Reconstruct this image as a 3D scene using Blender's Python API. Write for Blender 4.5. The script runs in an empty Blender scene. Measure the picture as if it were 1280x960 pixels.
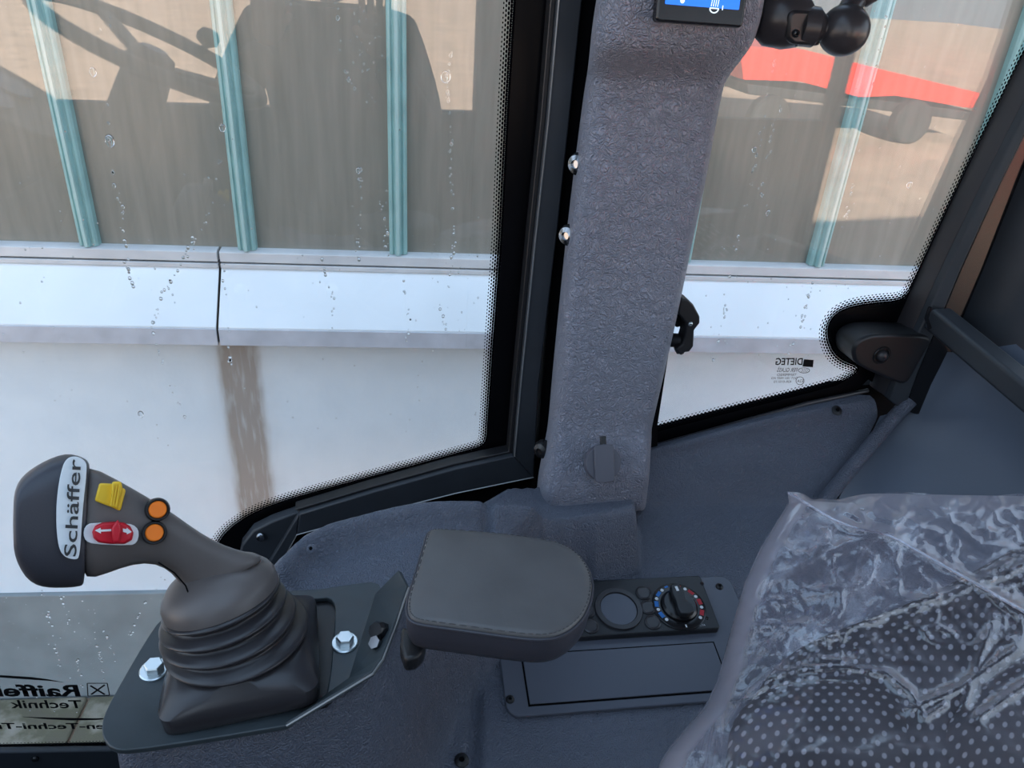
import bpy, bmesh, math, random
import numpy as np
from mathutils import Vector, Matrix, noise as mnoise

random.seed(7)
SC = bpy.context.scene
COL = SC.collection
R = math.radians

# ------------------------------------------------------------------ camera
H = 2.65                       # eye height above the yard
PITCH, ROLL, YAW, FPX = R(29.03), R(4.07), R(-14.25), 961.0
_f = Vector((0, math.cos(PITCH), -math.sin(PITCH)))
_u = Vector((0, math.sin(PITCH), math.cos(PITCH)))
_r = Vector((1, 0, 0))
_r2 = math.cos(ROLL)*_r + math.sin(ROLL)*_u
_u2 = -math.sin(ROLL)*_r + math.cos(ROLL)*_u
_Z = Matrix.Rotation(YAW, 3, 'Z')
CF, CU, CR = _Z @ _f, _Z @ _u2, _Z @ _r2
EYE = Vector((0, 0, H))
cam_d = bpy.data.cameras.new('camera')
cam_d.sensor_width = 36.0
cam_d.lens = FPX/1280*36.0
cam_d.clip_start = 0.02
cam_d.clip_end = 300
cam = bpy.data.objects.new('camera', cam_d)
COL.objects.link(cam)
cam.matrix_world = Matrix.Translation(EYE) @ Matrix((CR, CU, -CF)).transposed().to_4x4()
SC.camera = cam

# ------------------------------------------------------------------ light
SC.view_settings.view_transform = 'Standard'
SC.view_settings.look = 'None'
SC.view_settings.gamma = 1.0
SC.view_settings.use_curve_mapping = False
SC.view_settings.exposure = 1.05
world = bpy.data.worlds.new('sky')
SC.world = world
world.use_nodes = True
wn = world.node_tree
wn.nodes.clear()
wo = wn.nodes.new('ShaderNodeOutputWorld')
wb = wn.nodes.new('ShaderNodeBackground')
wt = wn.nodes.new('ShaderNodeTexCoord')
ws = wn.nodes.new('ShaderNodeSeparateXYZ')
wr = wn.nodes.new('ShaderNodeValToRGB')
wr.color_ramp.elements[0].position = 0.0
wr.color_ramp.elements[0].color = (0.78, 0.89, 1.0, 1)
wr.color_ramp.elements[1].position = 0.8
wr.color_ramp.elements[1].color = (0.50, 0.71, 1.0, 1)
wn.links.new(wt.outputs['Generated'], ws.inputs[0])
wn.links.new(ws.outputs['Z'], wr.inputs[0])
wn.links.new(wr.outputs[0], wb.inputs[0])
wb.inputs[1].default_value = 1.0
wn.links.new(wb.outputs[0], wo.inputs[0])
sun_d = bpy.data.lights.new('sun', 'SUN')
sun_d.energy = 26.0
sun_d.angle = R(0.6)
sun_d.color = (1.0, 0.95, 0.87)
sun = bpy.data.objects.new('sun', sun_d)
COL.objects.link(sun)
# stands beyond the greenhouse: the machine is parked in the building's shade
sun.rotation_euler = Vector((-0.15, 0.89, 0.42)).to_track_quat('Z', 'Y').to_euler()

cy = SC.cycles
cy.max_bounces, cy.diffuse_bounces, cy.glossy_bounces, cy.transmission_bounces, cy.transparent_max_bounces = 8, 3, 4, 4, 12
cy.caustics_reflective = False

# ------------------------------------------------------------------ measuring helpers
def ray(px, py):
    return CF + CR*((px-640)/FPX) - CU*((py-480)/FPX)
def at(px, py, Y):                      # point on the plane y = Y
    d = ray(px, py)
    return EYE + d*(Y/d.y)
def dn(px, py, drop):                   # point on the level 'drop' below the eye
    d = ray(px, py)
    return EYE + d*(-drop/d.z)
def dp(px, py, depth):                  # point at a distance along the view axis
    return EYE + ray(px, py)*depth
def onp(px, py, o, n):                  # point on any plane
    d = ray(px, py)
    return EYE + d*((o-EYE).dot(n)/d.dot(n))

# ------------------------------------------------------------------ materials
MATS = {}
def new_mat(name):
    m = bpy.data.materials.new(name)
    m.use_nodes = True
    m.node_tree.nodes.clear()
    MATS[name] = m
    return m, m.node_tree.nodes, m.node_tree.links
def pmat(name, col, rough=0.5, metal=0.0, spec=0.5, bump=None, vary=0.0, vscale=20, emit=None, coat=0.0):
    m, N, L = new_mat(name)
    o = N.new('ShaderNodeOutputMaterial')
    b = N.new('ShaderNodeBsdfPrincipled')
    L.new(b.outputs[0], o.inputs[0])
    b.inputs['Base Color'].default_value = (*col, 1)
    b.inputs['Roughness'].default_value = rough
    b.inputs['Metallic'].default_value = metal
    b.inputs['Specular IOR Level'].default_value = spec
    b.inputs['Coat Weight'].default_value = coat
    tc = N.new('ShaderNodeTexCoord')
    if vary:
        n = N.new('ShaderNodeTexNoise'); n.inputs['Scale'].default_value = vscale; n.inputs['Detail'].default_value = 5
        L.new(tc.outputs['Object'], n.inputs['Vector'])
        mr = N.new('ShaderNodeMapRange'); mr.inputs['From Min'].default_value = .3; mr.inputs['From Max'].default_value = .7
        mr.inputs['To Min'].default_value = 1-vary; mr.inputs['To Max'].default_value = 1+vary
        L.new(n.outputs['Fac'], mr.inputs['Value'])
        mx = N.new('ShaderNodeMix'); mx.data_type = 'RGBA'; mx.blend_type = 'MULTIPLY'; mx.inputs['Factor'].default_value = 1
        mx.inputs['A'].default_value = (*col, 1)
        L.new(mr.outputs[0], mx.inputs['B'])
        L.new(mx.outputs['Result'], b.inputs['Base Color'])
    if bump:
        kind, sc, st = bump
        bp = N.new('ShaderNodeBump'); bp.inputs['Strength'].default_value = st; bp.inputs['Distance'].default_value = 0.003 if bump[0] == 'leather' else 0.001
        if kind == 'leather':
            nz = N.new('ShaderNodeTexNoise'); nz.inputs['Scale'].default_value = sc*.25; nz.inputs['Detail'].default_value = 2
            L.new(tc.outputs['Object'], nz.inputs['Vector'])
            ad = N.new('ShaderNodeVectorMath'); ad.operation = 'SCALE'; ad.inputs['Scale'].default_value = .03
            L.new(nz.outputs['Color'], ad.inputs[0])
            a2 = N.new('ShaderNodeVectorMath'); a2.operation = 'ADD'
            L.new(tc.outputs['Object'], a2.inputs[0]); L.new(ad.outputs[0], a2.inputs[1])
            v = N.new('ShaderNodeTexVoronoi'); v.feature = 'DISTANCE_TO_EDGE'; v.inputs['Scale'].default_value = sc
            L.new(a2.outputs[0], v.inputs['Vector'])
            v2 = N.new('ShaderNodeTexVoronoi'); v2.feature = 'DISTANCE_TO_EDGE'; v2.inputs['Scale'].default_value = sc*.33
            L.new(a2.outputs[0], v2.inputs['Vector'])
            mm = N.new('ShaderNodeMath'); mm.operation = 'MULTIPLY_ADD'; mm.inputs[1].default_value = .8
            s1 = N.new('ShaderNodeMapRange'); s1.inputs['From Max'].default_value = .25
            s2 = N.new('ShaderNodeMapRange'); s2.inputs['From Max'].default_value = .10
            L.new(v.outputs['Distance'], s1.inputs['Value']); L.new(v2.outputs['Distance'], s2.inputs['Value'])
            L.new(s1.outputs[0], mm.inputs[0]); L.new(s2.outputs[0], mm.inputs[2])
            L.new(mm.outputs[0], bp.inputs['Height'])
        else:
            n = N.new('ShaderNodeTexNoise'); n.inputs['Scale'].default_value = sc; n.inputs['Detail'].default_value = 4
            L.new(tc.outputs['Object'], n.inputs['Vector']); L.new(n.outputs['Fac'], bp.inputs['Height'])
        L.new(bp.outputs[0], b.inputs['Normal'])
    if emit:
        b.inputs['Emission Color'].default_value = (*emit[0], 1)
        b.inputs['Emission Strength'].default_value = emit[1]
    return m

pmat('grey_trim', (.255, .265, .325), .46, bump=('leather', 235, .75), vary=.06, vscale=6)
pmat('grey_console', (.112, .126, .166), .42, bump=('leather', 260, .5), vary=.08, vscale=8)
pmat('grey_panel', (.105, .13, .175), .5, bump=('noise', 400, .15))
pmat('anthracite', (.028, .033, .041), .5, bump=('noise', 300, .05), vary=.1)
pmat('plate_steel', (.040, .052, .060), .42, bump=('noise', 500, .08), vary=.1, vscale=40)
pmat('black_plastic', (.012, .012, .014), .42, bump=('noise', 700, .08))
pmat('black_gloss', (.010, .010, .012), .25)
pmat('black_rubber', (.032, .030, .034), .30, bump=('noise', 400, .04))
pmat('grip_plastic', (.125, .110, .106), .40, bump=('noise', 900, .10))
pmat('hood_rubber', (.045, .046, .058), .38, bump=('noise', 900, .10))
pmat('frit_black', (.002, .002, .003), .3, spec=.15)
pmat('gap_black', (.003, .003, .004), .9, spec=.1)
pmat('panel_black', (.020, .022, .026), .40, bump=('noise', 900, .10))
pmat('panel_satin', (.098, .108, .138), .34, bump=('noise', 900, .06))
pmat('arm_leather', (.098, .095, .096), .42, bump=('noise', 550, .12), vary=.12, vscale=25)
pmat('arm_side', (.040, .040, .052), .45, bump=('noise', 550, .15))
pmat('thread', (.055, .052, .055), .7)
pmat('zinc', (.62, .68, .70), .28, metal=.9, bump=('noise', 300, .1))
pmat('chrome_dark', (.35, .36, .38), .2, metal=1.0)
pmat('highlight_edge', (.30, .31, .32), .3, metal=.6)  # pale metal for drawn-on edge highlights
pmat('yellow', (.90, .58, .03), .45)
pmat('red', (.62, .012, .03), .35)
pmat('orange', (1.0, .22, .012), .35)
pmat('white_print', (.80, .82, .84), .5)
pmat('label_white', (.80, .86, .90), .45)
pmat('label_ink', (.03, .032, .036), .5)
pmat('blue_print', (.02, .18, .55), .5)
pmat('red_print', (.50, .015, .03), .5)
pmat('cover_grey', (.095, .095, .118), .45, bump=('noise', 900, .08))
pmat('decal_black', (.006, .006, .007), .6, spec=.2)
pmat('screen_blue', (.01, .07, .4), .2, emit=((.012, .12, .60), .9))
pmat('screen_white', (.6, .7, .8), .3, emit=((.6, .75, .9), .6))
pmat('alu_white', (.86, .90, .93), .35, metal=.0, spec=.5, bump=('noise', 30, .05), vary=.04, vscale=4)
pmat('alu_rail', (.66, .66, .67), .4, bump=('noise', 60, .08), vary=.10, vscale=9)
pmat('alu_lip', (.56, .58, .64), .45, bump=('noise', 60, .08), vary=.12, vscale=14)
pmat('joint_dirt', (.10, .085, .07), .9)
pmat('bar_green', (.30, .50, .49), .35, vary=.12, vscale=12)
pmat('bar_gasket', (.42, .60, .58), .35)
pmat('concrete_plinth', (.25, .28, .29), .85, bump=('noise', 60, .3), vary=.12, vscale=7)
pmat('yard', (.46, .32, .225), .9, bump=('noise', 30, .4), vary=.22, vscale=1.3)
pmat('inside_grey', (.30, .28, .25), .9, vary=.2, vscale=2)
pmat('inside_dark', (.10, .10, .10), .9, vary=.2, vscale=2)
pmat('reflection_box', (.72, .48, .24), .8, vary=.10, vscale=3)
pmat('jacket', (.018, .017, .020), .85, bump=('noise', 60, .5))
pmat('jeans', (.10, .14, .22), .9, bump=('noise', 200, .3), vary=.2, vscale=15)
pmat('skin', (.50, .30, .22), .55)
pmat('hair', (.05, .035, .025), .7)
pmat('machine_red', (.75, .04, .02), .35)
pmat('tyre', (.02, .02, .02), .8, bump=('noise', 60, .6))
pmat('roof_liner', (.10, .10, .11), .8)
pmat('door_dark', (.020, .021, .025), .6)
pmat('gauge', (.16, .16, .22), .25)
pmat('mesh_grey', (.11, .12, .13), .6)

def wall_material(s_joint, zt):
    m, N, L = new_mat('painted_wall')
    o = N.new('ShaderNodeOutputMaterial'); b = N.new('ShaderNodeBsdfPrincipled')
    L.new(b.outputs[0], o.inputs[0]); b.inputs['Roughness'].default_value = .8
    tc = N.new('ShaderNodeTexCoord')                       # object x runs along the wall, z up
    n = N.new('ShaderNodeTexNoise'); n.inputs['Scale'].default_value = 9; n.inputs['Detail'].default_value = 7
    L.new(tc.outputs['Object'], n.inputs['Vector'])
    n2 = N.new('ShaderNodeTexNoise'); n2.inputs['Scale'].default_value = 70; n2.inputs['Detail'].default_value = 4
    L.new(tc.outputs['Object'], n2.inputs['Vector'])
    cr = N.new('ShaderNodeValToRGB')
    cr.color_ramp.elements[0].position = .30; cr.color_ramp.elements[0].color = (.72, .81, .89, 1)
    cr.color_ramp.elements[1].position = .62; cr.color_ramp.elements[1].color = (.80, .88, .95, 1)
    mixn = N.new('ShaderNodeMath'); mixn.operation = 'MULTIPLY_ADD'; mixn.inputs[1].default_value = .35
    L.new(n2.outputs['Fac'], mixn.inputs[0])
    mm = N.new('ShaderNodeMath'); mm.operation = 'MULTIPLY'; mm.inputs[1].default_value = .65
    L.new(n.outputs['Fac'], mm.inputs[0]); L.new(mm.outputs[0], mixn.inputs[2]); L.new(mixn.outputs[0], cr.inputs[0])
    # rust-brown run below the flashing joint
    sp = N.new('ShaderNodeSeparateXYZ'); L.new(tc.outputs['Object'], sp.inputs[0])
    def mth(op, a, bv, c=None):
        q = N.new('ShaderNodeMath'); q.operation = op
        for i, v in enumerate((a, bv, c)):
            if v is None: continue
            if isinstance(v, (int, float)): q.inputs[i].default_value = v
            else: L.new(v, q.inputs[i])
        return q.outputs[0]
    wob = mth('MULTIPLY_ADD', n.outputs['Fac'], .02, -.01)
    sx = mth('ADD', sp.outputs['X'], wob)
    dx = mth('ABSOLUTE', mth('SUBTRACT', sx, s_joint), 0)
    band = N.new('ShaderNodeMapRange'); band.interpolation_type = 'SMOOTHSTEP'
    band.inputs['From Min'].default_value = .092; band.inputs['From Max'].default_value = .045
    L.new(dx, band.inputs['Value'])
    soft = N.new('ShaderNodeMapRange'); soft.interpolation_type = 'SMOOTHSTEP'
    soft.inputs['From Min'].default_value = .16; soft.inputs['From Max'].default_value = .03
    soft.inputs['To Max'].default_value = .22
    L.new(dx, soft.inputs['Value'])
    st = N.new('ShaderNodeTexNoise'); st.inputs['Scale'].default_value = 1; st.inputs['Detail'].default_value = 6
    mp = N.new('ShaderNodeMapping'); mp.inputs['Scale'].default_value = (60, 60, 9)
    L.new(tc.outputs['Object'], mp.inputs[0]); L.new(mp.outputs[0], st.inputs['Vector'])
    stm = N.new('ShaderNodeMapRange'); stm.inputs['From Min'].default_value = .25; stm.inputs['From Max'].default_value = .6
    stm.inputs['To Min'].default_value = .55; stm.inputs['To Max'].default_value = 1.0
    L.new(st.outputs['Fac'], stm.inputs['Value'])
    fac = mth('MULTIPLY', mth('ADD', mth('MULTIPLY', band.outputs[0], .78), soft.outputs[0]), stm.outputs[0])
    fac = mth('MINIMUM', fac, .85)
    mx = N.new('ShaderNodeMix'); mx.data_type = 'RGBA'
    L.new(fac, mx.inputs['Factor']); L.new(cr.outputs[0], mx.inputs['A']); mx.inputs['B'].default_value = (.31, .245, .19, 1)
    L.new(mx.outputs['Result'], b.inputs['Base Color'])
    bp = N.new('ShaderNodeBump'); bp.inputs['Strength'].default_value = .25; bp.inputs['Distance'].default_value = .002
    L.new(n2.outputs['Fac'], bp.inputs['Height']); L.new(bp.outputs[0], b.inputs['Normal'])
    return m

def schlick(N, L, f0, normal=None):
    geo = N.new('ShaderNodeNewGeometry'); dt = N.new('ShaderNodeVectorMath'); dt.operation = 'DOT_PRODUCT'
    L.new(normal if normal is not None else geo.outputs['Normal'], dt.inputs[0]); L.new(geo.outputs['Incoming'], dt.inputs[1])
    def mth(op, a, b):
        q = N.new('ShaderNodeMath'); q.operation = op; q.use_clamp = True
        for i, v in enumerate((a, b)):
            if isinstance(v, (int, float)): q.inputs[i].default_value = v
            else: L.new(v, q.inputs[i])
        return q.outputs[0]
    ab = N.new('ShaderNodeMath'); ab.operation = 'ABSOLUTE'; L.new(dt.outputs['Value'], ab.inputs[0])
    p = mth('POWER', mth('SUBTRACT', 1.0, ab.outputs[0]), 5.0)
    return mth('ADD', mth('MULTIPLY', p, 1-f0), f0), mth('SUBTRACT', 1.0, ab.outputs[0])
def glass_material(name, tint, refl):
    m, N, L = new_mat(name)
    o = N.new('ShaderNodeOutputMaterial'); t = N.new('ShaderNodeBsdfTransparent'); g = N.new('ShaderNodeBsdfGlossy')
    g.inputs['Roughness'].default_value = 0.0; t.inputs[0].default_value = (*tint, 1)
    k, _ = schlick(N, L, refl)
    mx = N.new('ShaderNodeMixShader'); L.new(k, mx.inputs[0]); L.new(t.outputs[0], mx.inputs[1]); L.new(g.outputs[0], mx.inputs[2])
    L.new(mx.outputs[0], o.inputs[0])
    return m
glass_material('cab_glass', (.985, .99, .99), .065)

def dirty_pane():
    m, N, L = new_mat('dirty_pane')
    o = N.new('ShaderNodeOutputMaterial'); t = N.new('ShaderNodeBsdfTransparent'); t.inputs[0].default_value = (.85, .90, .86, 1)
    d = N.new('ShaderNodeBsdfDiffuse'); d.inputs[0].default_value = (.36, .335, .285, 1)
    tc = N.new('ShaderNodeTexCoord'); mp = N.new('ShaderNodeMapping'); mp.inputs['Scale'].default_value = (22, 22, 2.2)
    L.new(tc.outputs['Object'], mp.inputs[0])
    n = N.new('ShaderNodeTexNoise'); n.inputs['Scale'].default_value = 1.5; n.inputs['Detail'].default_value = 6
    L.new(mp.outputs[0], n.inputs['Vector'])
    mr = N.new('ShaderNodeMapRange'); mr.inputs['From Min'].default_value = .3; mr.inputs['From Max'].default_value = .7
    mr.inputs['To Min'].default_value = .66; mr.inputs['To Max'].default_value = .84
    L.new(n.outputs['Fac'], mr.inputs['Value'])
    mx = N.new('ShaderNodeMixShader'); L.new(mr.outputs[0], mx.inputs[0]); L.new(t.outputs[0], mx.inputs[1]); L.new(d.outputs[0], mx.inputs[2])
    g = N.new('ShaderNodeBsdfGlossy'); g.inputs['Roughness'].default_value = .15
    m2 = N.new('ShaderNodeMixShader'); m2.inputs[0].default_value = .02
    L.new(mx.outputs[0], m2.inputs[1]); L.new(g.outputs[0], m2.inputs[2]); L.new(m2.outputs[0], o.inputs[0])
dirty_pane()

def halftone():
    m, N, L = new_mat('frit_dots')
    o = N.new('ShaderNodeOutputMaterial'); t = N.new('ShaderNodeBsdfTransparent')
    d = N.new('ShaderNodeBsdfDiffuse'); d.inputs[0].default_value = (.002, .002, .003, 1)
    uv = N.new('ShaderNodeUVMap'); sp = N.new('ShaderNodeSeparateXYZ'); L.new(uv.outputs[0], sp.inputs[0])
    def mth(op, a, b=None, c=None):
        q = N.new('ShaderNodeMath'); q.operation = op
        for i, v in enumerate((a, b, c)):
            if v is None: continue
            if isinstance(v, (int, float)): q.inputs[i].default_value = v
            else: L.new(v, q.inputs[i])
        return q.outputs[0]
    u, v = sp.outputs['X'], sp.outputs['Y']
    V = mth('MULTIPLY', v, 5.0)
    row = mth('FLOOR', V)
    off = mth('MULTIPLY', mth('MODULO', row, 2.0), .5)
    fx = mth('SUBTRACT', mth('FRACT', mth('ADD', mth('MULTIPLY', u, 1/.0052), off)), .5)
    fy = mth('SUBTRACT', mth('FRACT', V), .5)
    dist = mth('SQRT', mth('ADD', mth('MULTIPLY', fx, fx), mth('MULTIPLY', fy, fy)))
    rad = mth('MULTIPLY_ADD', v, .48, .20)
    f = mth('LESS_THAN', dist, rad)
    mx = N.new('ShaderNodeMixShader'); L.new(f, mx.inputs[0]); L.new(t.outputs[0], mx.inputs[1]); L.new(d.outputs[0], mx.inputs[2])
    L.new(mx.outputs[0], o.inputs[0])
halftone()

def film_material():
    m, N, L = new_mat('film')
    o = N.new('ShaderNodeOutputMaterial'); t = N.new('ShaderNodeBsdfTransparent'); t.inputs[0].default_value = (.97, .965, 1.0, 1)
    d = N.new('ShaderNodeBsdfDiffuse'); d.inputs[0].default_value = (.80, .77, .88, 1)
    tl = N.new('ShaderNodeBsdfTranslucent'); tl.inputs[0].default_value = (.80, .77, .88, 1)
    g = N.new('ShaderNodeBsdfGlossy'); g.inputs['Roughness'].default_value = .13
    tc = N.new('ShaderNodeTexCoord')
    n = N.new('ShaderNodeTexNoise'); n.inputs['Scale'].default_value = 38; n.inputs['Detail'].default_value = 5; n.inputs['Distortion'].default_value = .8
    L.new(tc.outputs['Object'], n.inputs['Vector'])
    bp = N.new('ShaderNodeBump'); bp.inputs['Strength'].default_value = .35; bp.inputs['Distance'].default_value = .004
    L.new(n.outputs['Fac'], bp.inputs['Height'])
    for q in (g,): L.new(bp.outputs[0], q.inputs['Normal'])
    dm = N.new('ShaderNodeMixShader'); dm.inputs[0].default_value = .5
    L.new(d.outputs[0], dm.inputs[1]); L.new(tl.outputs[0], dm.inputs[2])
    k, fac = schlick(N, L, .11)
    mr = N.new('ShaderNodeMapRange'); mr.inputs['From Min'].default_value = .15; mr.inputs['To Min'].default_value = .12; mr.inputs['To Max'].default_value = .85
    L.new(fac, mr.inputs['Value'])
    m1 = N.new('ShaderNodeMixShader'); L.new(mr.outputs[0], m1.inputs[0]); L.new(t.outputs[0], m1.inputs[1]); L.new(dm.outputs[0], m1.inputs[2])
    m2 = N.new('ShaderNodeMixShader'); L.new(k, m2.inputs[0]); L.new(m1.outputs[0], m2.inputs[1]); L.new(g.outputs[0], m2.inputs[2])
    L.new(m2.outputs[0], o.inputs[0])
film_material()

def seat_fabric():
    m, N, L = new_mat('seat_fabric')
    o = N.new('ShaderNodeOutputMaterial'); b = N.new('ShaderNodeBsdfPrincipled'); L.new(b.outputs[0], o.inputs[0])
    b.inputs['Roughness'].default_value = .9
    uv = N.new('ShaderNodeUVMap'); sp = N.new('ShaderNodeSeparateXYZ'); L.new(uv.outputs[0], sp.inputs[0])
    def mth(op, a, bb=None, c=None):
        q = N.new('ShaderNodeMath'); q.operation = op
        for i, v in enumerate((a, bb, c)):
            if v is None: continue
            if isinstance(v, (int, float)): q.inputs[i].default_value = v
            else: L.new(v, q.inputs[i])
        return q.outputs[0]
    p = 1/.0122
    V = mth('MULTIPLY', sp.outputs['Y'], p*1.15)
    row = mth('FLOOR', V)
    off = mth('MULTIPLY', mth('MODULO', row, 2.0), .5)
    fx = mth('SUBTRACT', mth('FRACT', mth('ADD', mth('MULTIPLY', sp.outputs['X'], p), off)), .5)
    fy = mth('SUBTRACT', mth('FRACT', V), .5)
    dist = mth('SQRT', mth('ADD', mth('MULTIPLY', fx, fx), mth('MULTIPLY', mth('MULTIPLY', fy, fy), .55)))
    mr = N.new('ShaderNodeMapRange'); mr.inputs['From Min'].default_value = .23; mr.inputs['From Max'].default_value = .15
    L.new(dist, mr.inputs['Value'])
    mx = N.new('ShaderNodeMix'); mx.data_type = 'RGBA'; L.new(mr.outputs[0], mx.inputs['Factor'])
    mx.inputs['A'].default_value = (.012, .013, .019, 1); mx.inputs['B'].default_value = (.33, .34, .37, 1)
    L.new(mx.outputs['Result'], b.inputs['Base Color'])
seat_fabric()

def water_material():
    m, N, L = new_mat('water')
    o = N.new('ShaderNodeOutputMaterial'); b = N.new('ShaderNodeBsdfPrincipled'); L.new(b.outputs[0], o.inputs[0])
    b.inputs['Transmission Weight'].default_value = 1; b.inputs['Roughness'].default_value = .02; b.inputs['IOR'].default_value = 1.33
    b.inputs['Base Color'].default_value = (1, 1, 1, 1)
water_material()

def slab_material():
    m, N, L = new_mat('mossy_slab')
    o = N.new('ShaderNodeOutputMaterial'); b = N.new('ShaderNodeBsdfPrincipled'); L.new(b.outputs[0], o.inputs[0])
    b.inputs['Roughness'].default_value = .85
    tc = N.new('ShaderNodeTexCoord')
    n = N.new('ShaderNodeTexNoise'); n.inputs['Scale'].default_value = 6; n.inputs['Detail'].default_value = 8
    L.new(tc.outputs['Object'], n.inputs['Vector'])
    cr = N.new('ShaderNodeValToRGB')
    e = cr.color_ramp.elements
    e[0].position = .36; e[0].color = (.16, .14, .10, 1); e[1].position = .62; e[1].color = (.36, .32, .27, 1)
    q = e.new(.46); q.color = (.16, .145, .095, 1)
    q = e.new(.54); q.color = (.30, .27, .21, 1)
    L.new(n.outputs['Fac'], cr.inputs[0]); L.new(cr.outputs[0], b.inputs['Base Color'])
    bp = N.new('ShaderNodeBump'); bp.inputs['Strength'].default_value = .5; bp.inputs['Distance'].default_value = .004
    L.new(n.outputs['Fac'], bp.inputs['Height']); L.new(bp.outputs[0], b.inputs['Normal'])
slab_material()

# ------------------------------------------------------------------ mesh helpers
def tag(o, label=None, cat=None, group=None, kind=None):
    if label: o['label'] = label
    if cat: o['category'] = cat
    if group: o['group'] = group
    if kind: o['kind'] = kind
    return o
def thing(name, loc, label, cat, group=None, kind=None):
    o = bpy.data.objects.new(name, None)
    o.empty_display_size = .03
    o.location = loc
    COL.objects.link(o)
    return tag(o, label, cat, group, kind)
def put_parent(o, parent):
    if parent is not None:
        o.parent = parent
        chain = Matrix.Identity(4)
        q = parent
        M = Matrix.Identity(4)
        while q is not None:
            M = (Matrix.LocRotScale(q.location, q.rotation_euler, q.scale) if q.parent is None else q.matrix_parent_inverse @ Matrix.LocRotScale(q.location, q.rotation_euler, q.scale)) @ M
            q = q.parent
        o.matrix_parent_inverse = M.inverted()
def mesh_obj(name, verts, faces, mat, parent=None, smooth=35, bevel=0, seg=2, uvs=None, sub=0, solid=0, label=None, kind=None):
    me = bpy.data.meshes.new(name)
    me.from_pydata([tuple(v) for v in verts], [], [tuple(f) for f in faces])
    me.update()
    bm = bmesh.new(); bm.from_mesh(me)
    bmesh.ops.recalc_face_normals(bm, faces=bm.faces)
    bm.to_mesh(me); bm.free()
    if uvs is not None:
        ul = me.uv_layers.new(name='UVMap')
        for lp in me.loops:
            ul.data[lp.index].uv = uvs[lp.vertex_index]
    return link_mesh(name, me, mat, parent, smooth, bevel, seg, sub, solid, label, kind)
def link_mesh(name, me, mat, parent=None, smooth=35, bevel=0, seg=2, sub=0, solid=0, label=None, kind=None):
    me.materials.append(MATS[mat] if isinstance(mat, str) else mat)
    if smooth:
        for p in me.polygons: p.use_smooth = True
        me.set_sharp_from_angle(angle=R(smooth))
    o = bpy.data.objects.new(name, me)
    COL.objects.link(o)
    put_parent(o, parent)
    if solid:
        s = o.modifiers.new('solid', 'SOLIDIFY'); s.thickness = solid; s.offset = 0
    if bevel:
        b = o.modifiers.new('bevel', 'BEVEL'); b.width = bevel; b.segments = seg; b.limit_method = 'ANGLE'; b.angle_limit = R(30)
    if sub:
        s = o.modifiers.new('sub', 'SUBSURF'); s.levels = sub; s.render_levels = sub
    if label: o['label'] = label
    if kind: o['kind'] = kind
    return o
def prism(name, pts, vec, mat, parent=None, bevel=0, **k):
    """polygon pts (3D) extruded by vec"""
    n = len(pts); vec = Vector(vec)
    v = [Vector(p) for p in pts] + [Vector(p)+vec for p in pts]
    f = [tuple(range(n)), tuple(range(2*n-1, n-1, -1))]
    f += [(i, (i+1) % n, n+(i+1) % n, n+i) for i in range(n)]
    return mesh_obj(name, v, f, mat, parent, bevel=bevel, **k)
def holed_prism(name, outer, inner, vec, mat, parent=None, bevel=0, **k):
    me = bpy.data.meshes.new(name); bm = bmesh.new(); vec = Vector(vec)
    loops = []
    for pts in (outer, inner):
        vs = [bm.verts.new(p) for p in pts]
        loops += [bm.edges.new((vs[i], vs[(i+1) % len(vs)])) for i in range(len(vs))]
    bmesh.ops.triangle_fill(bm, use_beauty=True, edges=loops)
    r = bmesh.ops.extrude_face_region(bm, geom=bm.faces[:])
    for g in r['geom']:
        if isinstance(g, bmesh.types.BMVert): g.co += vec
    bmesh.ops.recalc_face_normals(bm, faces=bm.faces)
    bm.to_mesh(me); bm.free()
    return link_mesh(name, me, mat, parent, bevel=bevel, **k)
def rings(name, rs, mat, parent=None, caps=True, closed=True, **k):
    n = len(rs[0]); v = [p for r in rs for p in r]; f = []
    for i in range(len(rs)-1):
        for j in range(n if closed else n-1):
            a, b = i*n+j, i*n+(j+1) % n
            f.append((a, b, b+n, a+n))
    if caps and closed:
        f.append(tuple(range(n-1, -1, -1))); f.append(tuple(range((len(rs)-1)*n, len(rs)*n)))
    return mesh_obj(name, v, f, mat, parent, **k)
def frame_of(axis, hint=Vector((1, 0, 0))):
    a = Vector(axis).normalized()
    u = (Vector(hint) - a*a.dot(Vector(hint))).normalized()
    return u, a.cross(u), a
def lathe(name, o, axis, prof, mat, parent=None, seg=32, hint=Vector((1, 0, 0)), ex=None, **k):
    """prof: list of (radius, height); ex: optional superellipse exponent per ring"""
    u, w, a = frame_of(axis, hint); rs = []
    for i, (r, h) in enumerate(prof):
        n = ex[i] if ex else 2
        ring = []
        for j in range(seg):
            t = 2*math.pi*j/seg
            c, s = math.cos(t), math.sin(t)
            cc = math.copysign(abs(c)**(2/n), c); ss = math.copysign(abs(s)**(2/n), s)
            ring.append(o + u*r*cc + w*r*ss + a*h)
        rs.append(ring)
    return rings(name, rs, mat, parent, **k)
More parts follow.
